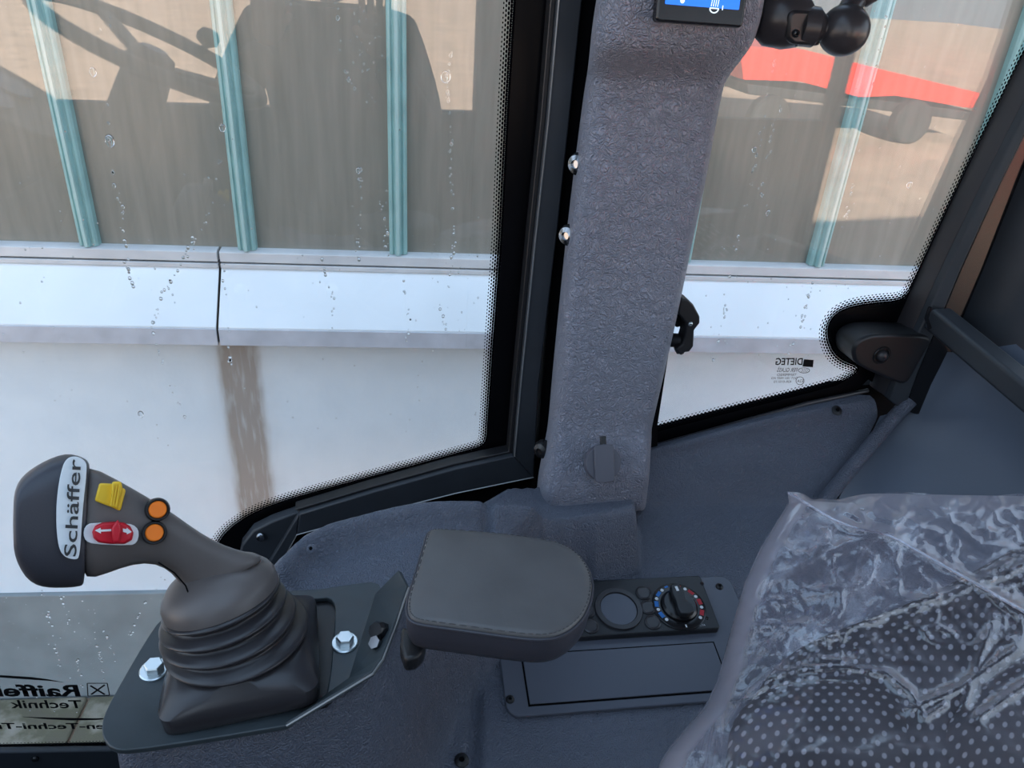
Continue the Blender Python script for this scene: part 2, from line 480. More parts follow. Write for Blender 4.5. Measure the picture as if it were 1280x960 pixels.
def tube(name, path, r, mat, parent=None, seg=10, closed=False, **k):
    path = [Vector(p) for p in path]; n = len(path); rs = []
    prev = None
    for i, p in enumerate(path):
        a = path[(i+1) % n] if (closed or i < n-1) else p
        b = path[i-1] if (closed or i > 0) else p
        t = (a-b).normalized()
        if prev is None:
            u = t.orthogonal().normalized()
        else:
            u = (prev - t*t.dot(prev)).normalized()
        prev = u; w = t.cross(u)
        rad = r[i] if isinstance(r, (list, tuple)) else r
        rs.append([p + u*rad*math.cos(2*math.pi*j/seg) + w*rad*math.sin(2*math.pi*j/seg) for j in range(seg)])
    if closed: rs.append(rs[0])
    return rings(name, rs, mat, parent, caps=not closed, **k)
def box_bar(name, a, b, w, h, mat, parent=None, up=Vector((0, 0, 1)), bevel=.002, **k):
    a, b = Vector(a), Vector(b); t = (b-a).normalized()
    s = t.cross(up).normalized(); u = s.cross(t)
    q = [a+s*w/2+u*h/2, a-s*w/2+u*h/2, a-s*w/2-u*h/2, a+s*w/2-u*h/2]
    return prism(name, q, b-a, mat, parent, bevel=bevel, **k)
def box(name, lo, hi, mat, parent=None, bevel=.002, **k):
    x0, y0, z0 = lo; x1, y1, z1 = hi
    return prism(name, [(x0, y0, z0), (x1, y0, z0), (x1, y1, z0), (x0, y1, z0)], (0, 0, z1-z0), mat, parent, bevel=bevel, **k)
def smooth_path(pts, it=2, closed=False):
    pts = [Vector(p) for p in pts]
    for _ in range(it):
        q = []; n = len(pts)
        rng = range(n) if closed else range(n-1)
        if not closed: q.append(pts[0])
        for i in rng:
            a, b = pts[i], pts[(i+1) % n]
            q += [a*.75+b*.25, a*.25+b*.75]
        if not closed: q.append(pts[-1])
        pts = q
    return pts
def rrect(w, h, r, seg=5):
    out = []
    for cx, cy, a0 in ((w/2-r, h/2-r, 0), (-w/2+r, h/2-r, 90), (-w/2+r, -h/2+r, 180), (w/2-r, -h/2+r, 270)):
        for i in range(seg+1):
            t = R(a0+90*i/seg); out.append((cx+r*math.cos(t), cy+r*math.sin(t)))
    return out
def text_part(name, s, size, o, u, v, mat, parent, mirror=False, sx=1.0, shear=0, thick=.0003, align='LEFT', bold=0.0, warp=None, label=None):
    cu = bpy.data.curves.new(name, 'FONT'); cu.body = s; cu.size = size; cu.align_x = align; cu.shear = shear; cu.offset = bold; cu.resolution_u = 3
    to = bpy.data.objects.new(name, cu); COL.objects.link(to)
    dg = bpy.context.evaluated_depsgraph_get()
    me = bpy.data.meshes.new_from_object(to.evaluated_get(dg))
    bpy.data.objects.remove(to); bpy.data.curves.remove(cu)
    u, v = Vector(u).normalized(), Vector(v).normalized(); nn = u.cross(v)
    for q in me.vertices:
        x, y = q.co.x*sx, q.co.y
        if mirror: x = -x
        q.co = warp(x, y) if warp else Vector(o) + u*x + v*y
    me.materials.clear()
    return link_mesh(name, me, mat, parent, smooth=0, label=label)
def screw(name, p, axis, r, mat, parent, dark='gap_black', h=.003):
    s = lathe(name, p, axis, [(r, 0), (r*.97, h*.35), (r*.75, h*.8), (r*.42, h), (r*.40, h*.55), (0.0001, h*.5)], mat, parent, seg=18)
    lathe('socket_recess', p+Vector(axis).normalized()*h*.56, axis, [(r*.39, 0), (r*.30, h*.06), (.0001, h*.06)], dark, s, seg=6)
    return s

# ================================================================== THE SETTING OUTSIDE
PH = R(7.0)
GT = Vector((math.cos(PH), -math.sin(PH), 0)); GN = Vector((math.sin(PH), math.cos(PH), 0))
WALL = 2.5
def g(s, w, z): return GT*s + GN*w + Vector((0, 0, z))
def gpx(px, py, w):
    d = ray(px, py); p = EYE + d*(w/d.dot(GN)); return p.dot(GT), p.z
GROT = Matrix((GT, GN, Vector((0, 0, 1)))).transposed()
def g_obj(o):
    """give an object built in world coordinates the greenhouse's own axes (x along the wall)"""
    M = GROT.to_4x4()
    o.data.transform(M.inverted()); o.matrix_local = M
    return o
def gbox(name, s0, s1, w0, w1, z0, z1, mat, parent=None, bevel=.003, **k):
    o = box(name, (s0, w0, z0), (s1, w1, z1), mat, None, bevel=bevel, **k)
    if parent is not None:
        o.data.transform(GROT.to_4x4()); put_parent(o, parent)
    else: o.matrix_world = GROT.to_4x4()
    return o

s_joint, z_lip = gpx(275, 428, WALL-.09)
z_plinth = gpx(60, 740, WALL)[1]
z_base = gpx(60, 866, WALL)[1]
z_ground = z_base
z_lipb = gpx(500, 433, WALL-.10)[1]; z_lipt = gpx(500, 413, WALL-.10)[1]
z_sheet = gpx(500, 338, WALL+.03)[1]; z_railb = gpx(500, 332, WALL+.03)[1]; z_railt = gpx(500, 319, WALL+.03)[1]
wall_material(s_joint+.03, z_lipb)

yard = mesh_obj('paved_yard', [(-60, -70, z_ground-.02), (60, -70, z_ground-.02), (60, 6, z_ground-.02), (-60, 6, z_ground-.02)], [(0, 1, 2, 3)], 'yard')
tag(yard, 'sunlit brown paved yard stretching away from the greenhouse', 'yard', kind='structure')
sl_w = .42
k0 = 0
for i in range(9):
    for j in range(2):
        s0 = -2.75+i*sl_w; w0 = WALL-.02-(j+1)*sl_w
        q = gbox('paving_slab', s0+.006, s0+sl_w-.006, w0+.006, w0+sl_w-.006, z_ground-.019, z_ground+.003*random.random(), 'mossy_slab', yard, bevel=.008)

wall = gbox('wall_back', -14, 14, WALL, WALL+.22, z_plinth, z_lipt-.02, 'painted_wall', bevel=0)
tag(wall, 'pale painted low wall of the greenhouse with a brown water stain', 'wall', kind='structure')
gbox('plinth', -14, 14, WALL-.02, WALL+.2, z_ground-.1, z_plinth, 'concrete_plinth', wall, bevel=.004)

flash = thing('trim_1', g(0, WALL, z_lipt), 'white aluminium sill flashing below the greenhouse glass', 'flashing', kind='structure')
segs = [(-9.0, s_joint-3.0-.004), (s_joint-3.0+.004, s_joint-.004), (s_joint+.004, s_joint+3.0-.004), (s_joint+3.0+.004, 9.0)]
prof_sheet = [(WALL+.03, z_sheet), (WALL-.10, z_lipt), (WALL-.10, z_lipb), (WALL-.094, z_lipb), (WALL-.094, z_lipt-.006), (WALL+.03, z_sheet-.008)]
for a, b in segs:
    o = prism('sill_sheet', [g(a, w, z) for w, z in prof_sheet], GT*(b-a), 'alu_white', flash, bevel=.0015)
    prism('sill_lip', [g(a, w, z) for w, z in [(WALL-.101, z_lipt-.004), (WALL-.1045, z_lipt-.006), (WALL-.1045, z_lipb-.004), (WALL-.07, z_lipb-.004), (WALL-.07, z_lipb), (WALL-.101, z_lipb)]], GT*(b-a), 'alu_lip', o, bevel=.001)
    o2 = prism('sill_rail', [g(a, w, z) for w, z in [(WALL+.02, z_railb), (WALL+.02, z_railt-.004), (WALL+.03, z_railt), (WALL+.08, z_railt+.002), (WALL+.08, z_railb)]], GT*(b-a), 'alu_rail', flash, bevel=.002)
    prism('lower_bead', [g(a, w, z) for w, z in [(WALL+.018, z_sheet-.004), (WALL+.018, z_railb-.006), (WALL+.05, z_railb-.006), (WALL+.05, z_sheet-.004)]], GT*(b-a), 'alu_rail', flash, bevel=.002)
prism('joint_backing', [g(-9, w, z) for w, z in [(WALL+.06, z_railt-.008), (WALL+.04, z_sheet-.012), (WALL-.088, z_lipt-.008), (WALL-.088, z_lipb+.004), (WALL-.03, z_lipb+.004), (WALL+.10, z_railt-.01)]], GT*18, 'joint_dirt', flash)

glz = thing('window_1', g(0, WALL+.05, z_railt), 'greenhouse glazing with green glazing bars above the white sill', 'window', kind='structure')
z_top = H+1.15
sb = [gpx(495, 0, WALL+.05)[0], gpx(276, 0, WALL+.05)[0]]
pitch = sb[0]-sb[1]
bars = [sb[0]+pitch*k for k in range(-6, 9)]
bw = .060
barprof = [(-.5, .02), (-.5, -.012), (-.42, -.02), (-.30, -.022), (-.25, -.019), (-.17, -.019), (-.12, -.032), (.12, -.032), (.17, -.019), (.25, -.019), (.30, -.022), (.42, -.02), (.5, -.012), (.5, .02)]
for i, s in enumerate(bars):
    o = prism('glazing_bar', [g(s+a*bw, WALL+.05+b, z_railt+.002) for a, b in barprof], (0, 0, z_top-z_railt), 'bar_green', glz, bevel=.001, smooth=20)
    prism('cap_strip', [g(s+a*bw, WALL+.05+b, z_railt+.004) for a, b in [(-.10, -.0325), (.10, -.0325), (.07, -.038), (-.07, -.038)]], (0, 0, z_top-z_railt-.002), 'bar_gasket', o)
for i in range(len(bars)-1):
    gbox('pane', bars[i]+.020, bars[i+1]-.020, WALL+.062, WALL+.067, z_railt-.005, z_top, 'dirty_pane', glz, bevel=0)
gable = thing('greenhouse_shell', g(0, WALL+3, z_ground), 'greenhouse hall behind the glazing, its unseen upper wall and roof added for shade', 'building', kind='structure')
gbox('shade_wall', -16, 16, WALL+.0, WALL+.3, z_top, H+1.30, 'alu_rail', gable)  # opaque wall added out of view to keep the sun off the cab
gbox('roof', -16, 16, WALL+.0, WALL+6, H+1.30, H+1.42, 'alu_rail', gable)  # unseen roof added to block the sun, low enough to leave high sky open
gbox('rear_wall', -16, 16, WALL+5.6, WALL+5.8, z_ground-.1, H+1.32, 'inside_grey', gable)
gbox('hall_floor', -16, 16, WALL+.22, WALL+5.8, z_ground-.1, z_ground+.02, 'inside_grey', gable)
for s in (-16, 15.8): gbox('end_wall', s, s+.2, WALL, WALL+5.8, z_ground, H+1.32, 'inside_grey', gable)
# carton stack added close behind the panes; its tan imitates the reflected yard
s_c = gpx(1010, 250, WALL+.35)[0]
ct = thing('reflection_stand_in', g(s_c+.6, WALL+.5, z_ground+.02), 'large tan carton standing behind the hazy greenhouse pane at the right', 'reflection_box')
gbox('stand_in_body', s_c, s_c+1.5, WALL+.30, WALL+.80, z_ground+.03, z_railt+.95, 'reflection_box', ct, bevel=.01)
gbox('stand_in_flap', s_c+.01, s_c+1.49, WALL+.29, WALL+.55, z_railt+.951, z_railt+.958, 'reflection_box', ct, bevel=.001)

# ================================================================== CAB SHELL
YG = .98                                     # inner face of the side glass
ZC = H+.448
def upto(a, b, z=None):                      # carry the edge b -> a on up to the roof
    z = ZC if z is None else z
    return a+(a-b)*((z-a.z)/(a.z-b.z))
def wpath(px, Y=YG): return [at(x, y, Y) for x, y in px]
def offset_path(P, d, closed):
    """offset a path lying in a y = const plane; positive d = to the left of travel seen from inside"""
    n = len(P); out = []
    for i in range(n):
        a = P[i-1] if (closed or i > 0) else P[i]
        b = P[(i+1) % n] if (closed or i < n-1) else P[i]
        t1 = (P[i]-a); t2 = (b-P[i])
        t1.y = t2.y = 0
        if t1.length < 1e-9: t1 = t2
        if t2.length < 1e-9: t2 = t1
        n1 = Vector((-t1.z, 0, t1.x)).normalized(); n2 = Vector((-t2.z, 0, t2.x)).normalized()
        m = (n1+n2)
        m = m/max(.35, m.length_squared/2) if m.length > 1e-6 else n1
        out.append(P[i]+m*d*1.0)
    return out
def strip(name, A, B, mat, parent, uv=False, us=1.0, **k):
    n = len(A); v = A+B; f = [(i, i+1, n+i+1, n+i) for i in range(n-1)]
    uvs = None
    if uv:
        L = [0]
        for i in range(n-1): L.append(L[-1]+((A[i+1]+B[i+1])/2-(A[i]+B[i])/2).length)
        uvs = [(l*us, 0) for l in L]+[(l*us, 1) for l in L]
    return mesh_obj(name, v, f, mat, parent, uvs=uvs, smooth=0, **k)

# --- front side window -------------------------------------------------------
front_clear_px = [(652, -70), (645, 0), (637, 130), (628, 300), (618, 430), (610, 545), (608, 553), (602, 559), (585, 564), (520, 582), (400, 614), (345, 630), (310, 646), (285, 664), (272, 684), (262, 712), (256, 760), (250, 840), (238, 890), (215, 920), (185, 930), (120, 934), (-200, 940)]
fc = wpath(front_clear_px)
fc[0] = upto(fc[0], fc[2])
fc = fc[:5]+smooth_path(fc[5:9], 1)+smooth_path(fc[9:], 2)
w2 = thing('window_2', (fc[9].x, YG, fc[-1].z), 'large front side window of the cab streaked with rain drops', 'window', kind='structure')
left_x = -1.05
glass_poly = [Vector((p.x, YG+.001, p.z)) for p in offset_path(fc, .045, False)] + [Vector((left_x, YG+.001, fc[-1].z-.04)), Vector((left_x, YG+.001, H+.45)), Vector((fc[0].x+.045, YG+.001, H+.45))]
prism('pane', glass_poly, (0, .005, 0), 'cab_glass', w2, smooth=0)
fo = offset_path(fc, .07, False); fi = offset_path(fc, -.0, False); fdo = offset_path(fc, -.016, False)
strip('frit_band', fi, fo, 'frit_black', w2)
strip('frit_dot_edge', fdo, fi, 'frit_dots', w2, uv=True)

# --- rear side window --------------------------------------------------------
rear_clear_px = [(890, -70), (856, 180), (818, 400), (785, 549), (812, 542), (900, 519), (1000, 494), (1045, 482), (1066, 471), (1075, 462), (1072, 455), (1056, 450), (1044, 440), (1037, 424), (1036, 408), (1044, 394), (1062, 385), (1095, 380), (1122, 378), (1136, 369), (1146, 350), (1172, 296), (1212, 212), (1250, 137), (1280, 77), (1318, 5), (1352, -60)]
rc = wpath(rear_clear_px)
rc[0] = upto(rc[0], rc[2]); rc[-1] = upto(rc[-1], rc[-3])
rc = rc[:7]+smooth_path(rc[7:21], 2)+rc[21:]
w3 = thing('window_3', (rc[4].x, YG, rc[4].z), 'rear quarter window of the cab with dotted edge and maker print', 'window', kind='structure')
prism('pane', [Vector((p.x, YG+.001, p.z)) for p in offset_path(rc, -.022, True)], (0, .005, 0), 'cab_glass', w3, smooth=0)
strip('frit_band', rc, offset_path(rc, -.030, False), 'frit_black', w3)
prism('frit_patch', wpath([(1070, 388), (1125, 382), (1140, 372), (1160, 400), (1140, 485), (1108, 490), (1085, 474), (1078, 462), (1078, 452), (1050, 436), (1042, 420), (1046, 402)], YG-.0002), (0, .0004, 0), 'frit_black', w3, smooth=0)
strip('frit_dot_edge', offset_path(rc, .019, False), rc, 'frit_dots', w3, uv=True, us=.80)

# --- steel skin below the windows (outside) ------------------------------------
lowf = offset_path(fc, .03, False)
lowr = offset_path(rc, -.012, False)
i0 = max(range(len(lowf)), key=lambda i: lowf[i].x*.6-lowf[i].z)
skin = [Vector((p.x, YG+.012, p.z)) for p in lowf[6:]]
skin = skin[::-1]
rr = [Vector((p.x, YG+.012, p.z)) for p in lowr[3:9]]
xe = 1.25
base_z = H-1.75
bottom = skin + rr + [Vector((1.0, YG+.012, rr[-1].z)), Vector((xe, YG+.012, rr[-1].z)), Vector((xe, YG+.012, base_z)), Vector((left_x, YG+.012, base_z))]
wr_ = thing('wall_right', (0, YG, base_z), 'dark steel cab side below the windows', 'wall', kind='structure')
prism('side_skin', bottom, (0, .02, 0), 'gap_black', wr_, smooth=0)
# B-post behind the pillar trim
cpp = [at(x, y, .965) for x, y in [(735, -70), (700, 250), (676, 500), (668, 640), (822, 640), (822, 530), (850, 350), (915, -70)]]
cpp[0] = upto(cpp[0], cpp[1]); cpp[-1] = upto(cpp[-1], cpp[-2])
prism('centre_post', cpp, (0, .03, 0), 'gap_black', wr_, smooth=0)

# --- steel frame of the front window --------------------------------------------
FY = .945
fin = wpath([(706, -70), (697, 0), (684, 150), (668, 300), (650, 480), (642, 570), (570, 586), (470, 614), (374, 643), (330, 714), (322, 740)], FY)
fou = wpath([(738, -70), (728, 0), (714, 130), (698, 280), (674, 480), (667, 597), (570, 617), (470, 642), (371, 669), (347, 714), (338, 740)], FY)
fin[0] = upto(fin[0], fin[2]); fou[0] = upto(fou[0], fou[2])
fr = thing('window_frame', (.2, FY, fou[-1].z), 'anthracite steel frame around the front side window', 'frame', kind='structure')
def ribbon_solid(name, A, B, dy, mat, parent, bevel=.002):
    n = len(A); d = Vector((0, dy, 0))
    v = A+B+[p+d for p in A]+[p+d for p in B]; f = []
    for i in range(n-1):
        f += [(i, i+1, n+i+1, n+i), (2*n+i, 3*n+i, 3*n+i+1, 2*n+i+1), (i, 2*n+i, 2*n+i+1, i+1), (n+i, n+i+1, 3*n+i+1, 3*n+i)]
    f += [(0, n, 3*n, 2*n), (n-1, 3*n-1, 4*n-1, 2*n-1)]
    return mesh_obj(name, v, f, mat, parent, bevel=bevel)
ribbon_solid('post', fin[:6], fou[:6], .025, 'anthracite', fr)
ribbon_solid('bottom_rail', fin[5:9], fou[5:9], .025, 'anthracite', fr)
ribbon_solid('corner_leg', fin[8:], fou[8:], .025, 'anthracite', fr)
# thin seal lip along the inside of the frame
ribbon_solid('seal_lip', [p+Vector((-.006, .008, .003)) for p in fin[:9]], [p+Vector((0, .008, 0)) for p in fin[:9]], .02, 'black_plastic', fr, bevel=.001)
tube('edge_highlight', [p+Vector((.0015, -.0005, -.0005)) for p in fin[:6]], .0011, 'highlight_edge', fr, seg=6)  # lighter line imitates the highlight on the steel edge
tube('edge_highlight', [p+Vector((0, -.0005, .001)) for p in fou[5:10]], .0010, 'highlight_edge', fr, seg=6)  # same drawn-on highlight along the outer edge
gus = [at(x, y, .955) for x, y in [(374, 640), (340, 652), (316, 664), (302, 682), (296, 712), (300, 740), (345, 740), (352, 700)]]
prism('corner_gusset', gus, (0, .02, 0), 'anthracite', fr, bevel=.003)
lathe('gusset_bolt', at(326, 670, .954), (0, -1, 0), [(.007, 0), (.007, .003), (.0055, .006), (.003, .007), (.0001, .007)], 'chrome_dark', fr, seg=20)
# lower edge bar at the far front
prism('lower_bar', [at(x, y, .966) for x, y in [(-220, 944), (170, 938), (200, 990), (-220, 995)]], (0, .012, 0), 'anthracite', fr, bevel=.003)
lathe('plug', at(44, 948, .965), (0, -1, 0), [(.006, 0), (.006, .002), (.004, .004), (.0001, .004)], 'black_gloss', fr, seg=16)

# --- rear frame post, brace and dark rear corner ---------------------------------
rf = thing('rear_frame', at(1130, 500, .93), 'dark steel rear corner frame of the cab beside the quarter window', 'frame', kind='structure')
RY = .935
rin = wpath([(1112, 500), (1130, 455), (1158, 395), (1188, 330), (1234, 235), (1272, 160), (1311, 85), (1371, -40)], RY)
rmid = wpath([(1130, 515), (1148, 465), (1176, 398), (1200, 340), (1248, 235), (1285, 160), (1325, 85), (1385, -40)], RY-.01)
rout = wpath([(1150, 520), (1185, 460), (1216, 400), (1240, 340), (1295, 220), (1330, 145), (1370, 60), (1420, -40)], RY-.012)
for q_ in (rin, rmid, rout): q_[-1] = upto(q_[-1], q_[-3])
ribbon_solid('post_inner_face', rin, rmid, .04, 'anthracite', rf, bevel=.002)
ribbon_solid('post_outer_face', [p+Vector((.002, .004, 0)) for p in rmid], rout, .05, 'black_gloss', rf, bevel=.003)
ribbon_solid('rubber_seal', [p+Vector((-.006, .03, .001)) for p in rin], [p+Vector((0, .012, 0)) for p in rin], .02, 'black_rubber', rf, bevel=.002)
# corner panel behind (dark, runs forward towards the rear window)
cpa = [at(1182, 470, .926), at(1200, 405, .926), at(1230, 335, .926), at(1280, 210, .926), at(1350, 60, .926), at(1400, -60, .926)]
cpb = [at(1270, 540, .84), at(1300, 470, .84), at(1330, 390, .84), at(1390, 250, .84), at(1470, 70, .84), at(1530, -80, .84)]
cpa[-1] = upto(cpa[-1], cpa[-3]); cpb[-1] = upto(cpb[-1], cpb[-3])
rings('corner_panel', [cpa, cpb], 'anthracite', rf, closed=False, smooth=40, solid=.01)
tube('weld_bead', smooth_path([at(1226, 396, .925), at(1243, 362, .922), at(1268, 312, .918), at(1300, 245, .912)], 2), [.004+.001*math.sin(i*2.1) for i in range(len(smooth_path([0]*0 or [Vector((0,0,0))]*4, 2)))], 'black_gloss', rf, seg=8)
b0 = at(1170, 396, .925); b1 = at(1310, 512, .70); b1 = b0+(b1-b0)*1.9
box_bar('brace_bar', b0, b1, .036, .036, 'anthracite', rf, bevel=.006, seg=3)
tube('brace_weld', [at(1163, 384, .905), at(1158, 398, .905), at(1162, 410, .905)], .003, 'black_gloss', rf, seg=8)

# --- grey side wall under the rear window, rear bulkhead ----------------------------
PO = Vector((0, .56, H-.80)); PN = Vector((0, -math.sin(R(10)), math.cos(R(10))))
cr_ = [onp(x, y, PO, PN) for x, y in [(770, 634), (815, 632), (870, 631), (930, 630), (985, 629), (1042, 630)]]
md_ = [at(x, y, .948) for x, y in [(770, 584), (815, 573), (870, 561), (930, 546), (985, 533), (1098, 520)]]
tp_ = [at(x, y, .955) for x, y in [(770, 572), (815, 562), (870, 547), (930, 531), (985, 517), (1094, 499)]]
t2_ = [at(x, y, .978) for x, y in [(770, 567), (815, 556), (870, 540), (930, 524), (985, 509), (1084, 488)]]
def mixrow(a, b, t): return [p.lerp(q, t) for p, q in zip(a, b)]
rows = [[p+Vector((0, -.02, -.004)) for p in cr_], cr_, mixrow(cr_, md_, .12), mixrow(cr_, md_, .5), mixrow(cr_, md_, .9), md_, mixrow(md_, tp_, .5), tp_, t2_]
sw = rings('side_trim', rows, 'grey_console', wr_, closed=False, smooth=60, sub=1)
# rubber strip along glass bottom
tube('glass_seal', wpath([(812, 559), (880, 540), (951, 520), (1010, 504), (1085, 488)], .974), .0035, 'black_rubber', wr_, seg=8)
screw('trim_screw', at(1046, 513, .952), (0, -.6, .8), .009, 'black_plastic', wr_)
bq = [[onp(1044, 632, PO, PN), at(1100, 520, .948), at(1133, 512, .945), at(1180, 440, .93)],
      [onp(1075, 640, PO, PN), at(1120, 560, .92), at(1155, 520, .915), at(1205, 440, .90)],
      [onp(1130, 680, PO, PN), at(1190, 580, .84), at(1230, 520, .83), at(1270, 430, .83)],
      [onp(1260, 760, PO, PN), at(1330, 660, .70), at(1360, 590, .70), at(1390, 530, .70)]]
rings('rear_bulkhead', bq, 'grey_panel', wr_, closed=False, smooth=60)
tube('corner_roll', smooth_path([at(1138, 500, .93), at(1112, 528, .925), at(1085, 560, .905), at(1050, 602, .875), onp(1020, 640, PO, PN)], 2), .012, 'grey_console', wr_, seg=12)

# --- the rest of the cab, seen only as reflections ------------------------------------
zc = H+.45
roof = holed_prism('ceiling', [(-.65, -.72, zc), (1.6, -.72, zc), (1.6, 1.02, zc), (-.65, 1.02, zc)], [(-.5, -.5, zc), (.30, -.5, zc), (.30, .70, zc), (-.5, .70, zc)], (0, 0, .08), 'roof_liner')  # hole and short front added so skylight reaches the upward-facing surfaces
box('added_roof_glass', (-.52, -.52, zc+.081), (.32, .72, zc+.087), 'cab_glass', roof, bevel=0)  # pane over the added skylight hole
tag(roof, 'grey lined cab roof with a glass opening added for skylight', 'ceiling', kind='structure')
cf = box('floor', (left_x-.05, -.72, base_z-.05), (1.6, 1.02, base_z), 'door_dark')
tag(cf, 'dark rubber cab floor', 'floor', kind='structure')
def vpt(px, py, yr):                          # real point whose image in the side glass shows at the pixel
    p = at(px, py, 2*YG-yr); return Vector((p.x, yr, p.z))
door = thing('door_1', (0, -.62, base_z), 'dark left cab door opposite the side windows', 'door', kind='structure')
zs = vpt(450, 137, -.62).z
xd = vpt(596, 60, -.62).x
box('door_panel', (left_x, -.66, base_z), (xd, -.62, zs), 'door_dark', door)
box('door_post', (xd, -.66, base_z), (xd+.28, -.60, H+.45), 'door_dark', door)
xr0, xr1 = vpt(1112, 70, -.62).x, vpt(1232, 70, -.62).x
zr = vpt(1170, 128, -.62).z
box('door_front_post', (left_x-.02, -.66, base_z), (left_x+.05, -.60, H+.45), 'door_dark', door)
wl = thing('wall_left', (1, -.62, base_z), 'dark left rear side of the cab', 'wall', kind='structure')
xq = vpt(1008, 250, -.62).x
box('lower_panel', (xd+.28, -.66, base_z), (xq, -.62, vpt(960, 150, -.62).z), 'door_dark', wl)
box('rear_post', (xq, -.66, base_z), (xq+.04, -.6, H+.45), 'door_dark', wl)
box('front_post', (left_x-.05, .93, base_z), (left_x, 1.0, H+.45), 'anthracite', wl)
box('front_panel', (left_x-.05, -.6, base_z), (left_x, .93, H-.85), 'door_dark', wl)
box('rear_panel', (xq, -.6, base_z), (xq+.04, .98, H-.95), 'door_dark', wl)

# ================================================================== PILLAR TRIM
pil = thing('trim_2', at(745, 655, .80), 'grey grained plastic trim covering the centre pillar between the windows', 'pillar trim', kind='structure')
# rows: y, left back x, left front x, right front x, right back x, front Y
prow = [(-70, 758, 800, 962, 968, .765), (-30, 750, 794, 958, 962, .768), (20, 742, 786, 951, 955, .772), (44, 739, 783, 943, 947, .775), (56, 738, 781, 937, 942, .778),
        (66, 737, 778, 930, 936, .786), (84, 735, 769, 915, 921, .812), (98, 733, 763, 904, 911, .830), (108, 731, 760, 900, 906, .834), (160, 724, 753, 891, 896, .835), (225, 716, 745, 880, 885, .835),
        (300, 707, 735, 863, 868, .835), (380, 699, 725, 847, 852, .835), (460, 691, 714, 829, 834, .834), (520, 686, 706, 815, 820, .832), (538, 684, 702, 811, 816, .830)]
NR = 7
def prow_ring(y, xl, xfl, xfr, xr, Y, tilt=0.0, yb=None):
    pts = [at(xl, y, min(Y+.085, .962))]
    a, b = at(xl+2, y, Y+.05), at(xfl, y+tilt*.0, Y)
    c = at(xl+5, y, Y+.012)
    for i in range(NR):                      # rounded left shoulder
        t = i/(NR-1)
        pts.append(a*(1-t)**2 + c*2*t*(1-t) + b*t*t)
    for t in (.15, .35, .5, .65, .85):
        pts.append(at(xfl+(xfr-xfl)*t, y-tilt*t, Y))
    e, f2, h2 = at(xfr-4, y-tilt, Y), at(xfr, y-tilt, Y+.002), at(xr-2, y-tilt, Y+.02)
    for i in range(4):
        t = i/3
        pts.append(e*(1-t)**2 + f2*2*t*(1-t) + h2*t*t)
    pts.append(at(xr-2, y-tilt, Y+.06)); pts.append(at(xr-4, y-tilt, .962))
    return pts
prs = [prow_ring(*r) for r in prow]
prs.insert(0, [Vector((p.x+.02, p.y, ZC)) for p in prs[0]])
for (y, xl, xfl, xfr, xr, Y, tl) in [(556, 680, 699, 812, 817, .824, 14), (590, 673, 693, 811, 815, .806, 18), (612, 671, 690, 810, 814, .797, 20), (622, 671, 689, 809, 813, .795, 21), (640, 673, 690, 807, 811, .797, 22), (652, 677, 693, 806, 810, .800, 22), (659, 682, 698, 804, 808, .806, 22), (661, 690, 704, 801, 804, .82, 22), (660, 700, 712, 796, 800, .86, 22)]:
    prs.append(prow_ring(y, xl, xfl, xfr, xr, Y, tl))
rings('pillar_cover', prs, 'grey_trim', pil, closed=False, smooth=60, sub=1)
for (x, y, Y, w) in [(726, 205, .88, 'chrome_dark'), (714, 294, .88, 'chrome_dark'), (681, 562, .865, 'black_gloss')]:
    p = at(x-3, y, Y)
    s = lathe('side_screw', p, (-.75, -.66, .1), [(.0135, -.006), (.0135, 0), (.013, .002), (.0105, .0065), (.005, .009), (.0045, .006), (.0001, .006)], w, pil, seg=24)

# power socket cover on the pillar foot
sk = thing('socket_cover', at(750, 605, .80), 'round grey flip cap of the power socket at the pillar foot', 'socket cap')
sn = Vector((-.04, -.86, .50)).normalized(); so = onp(751, 578, at(751, 578, .803), sn)+sn*.009
su = Vector((1, -.04, 0)); su = (su-sn*sn.dot(su)).normalized(); sv = sn.cross(su)
if sv.z < 0: sv = -sv
lathe('base_ring', so, sn, [(.0245, -.008), (.0245, .003), (.0235, .0045), (.0001, .0045)], 'cover_grey', sk, seg=40)
flap = [(-.0135, .022), (-.011, .0245), (0, .0258), (.011, .0245), (.0135, .022), (.0135, -.022), (.011, -.0245), (0, -.0258), (-.011, -.0245), (-.0135, -.022)]
prism('flip_cap', [so+su*a+sv*b+sn*.0048 for a, b in flap], sn*.004, 'cover_grey', sk, bevel=.001)
prism('hinge_tab', [so+su*a+sv*b+sn*.003 for a, b in [(-.004, .024), (.004, .024), (.004, .036), (-.004, .036)]], sn*.004, 'black_plastic', sk, bevel=.001)

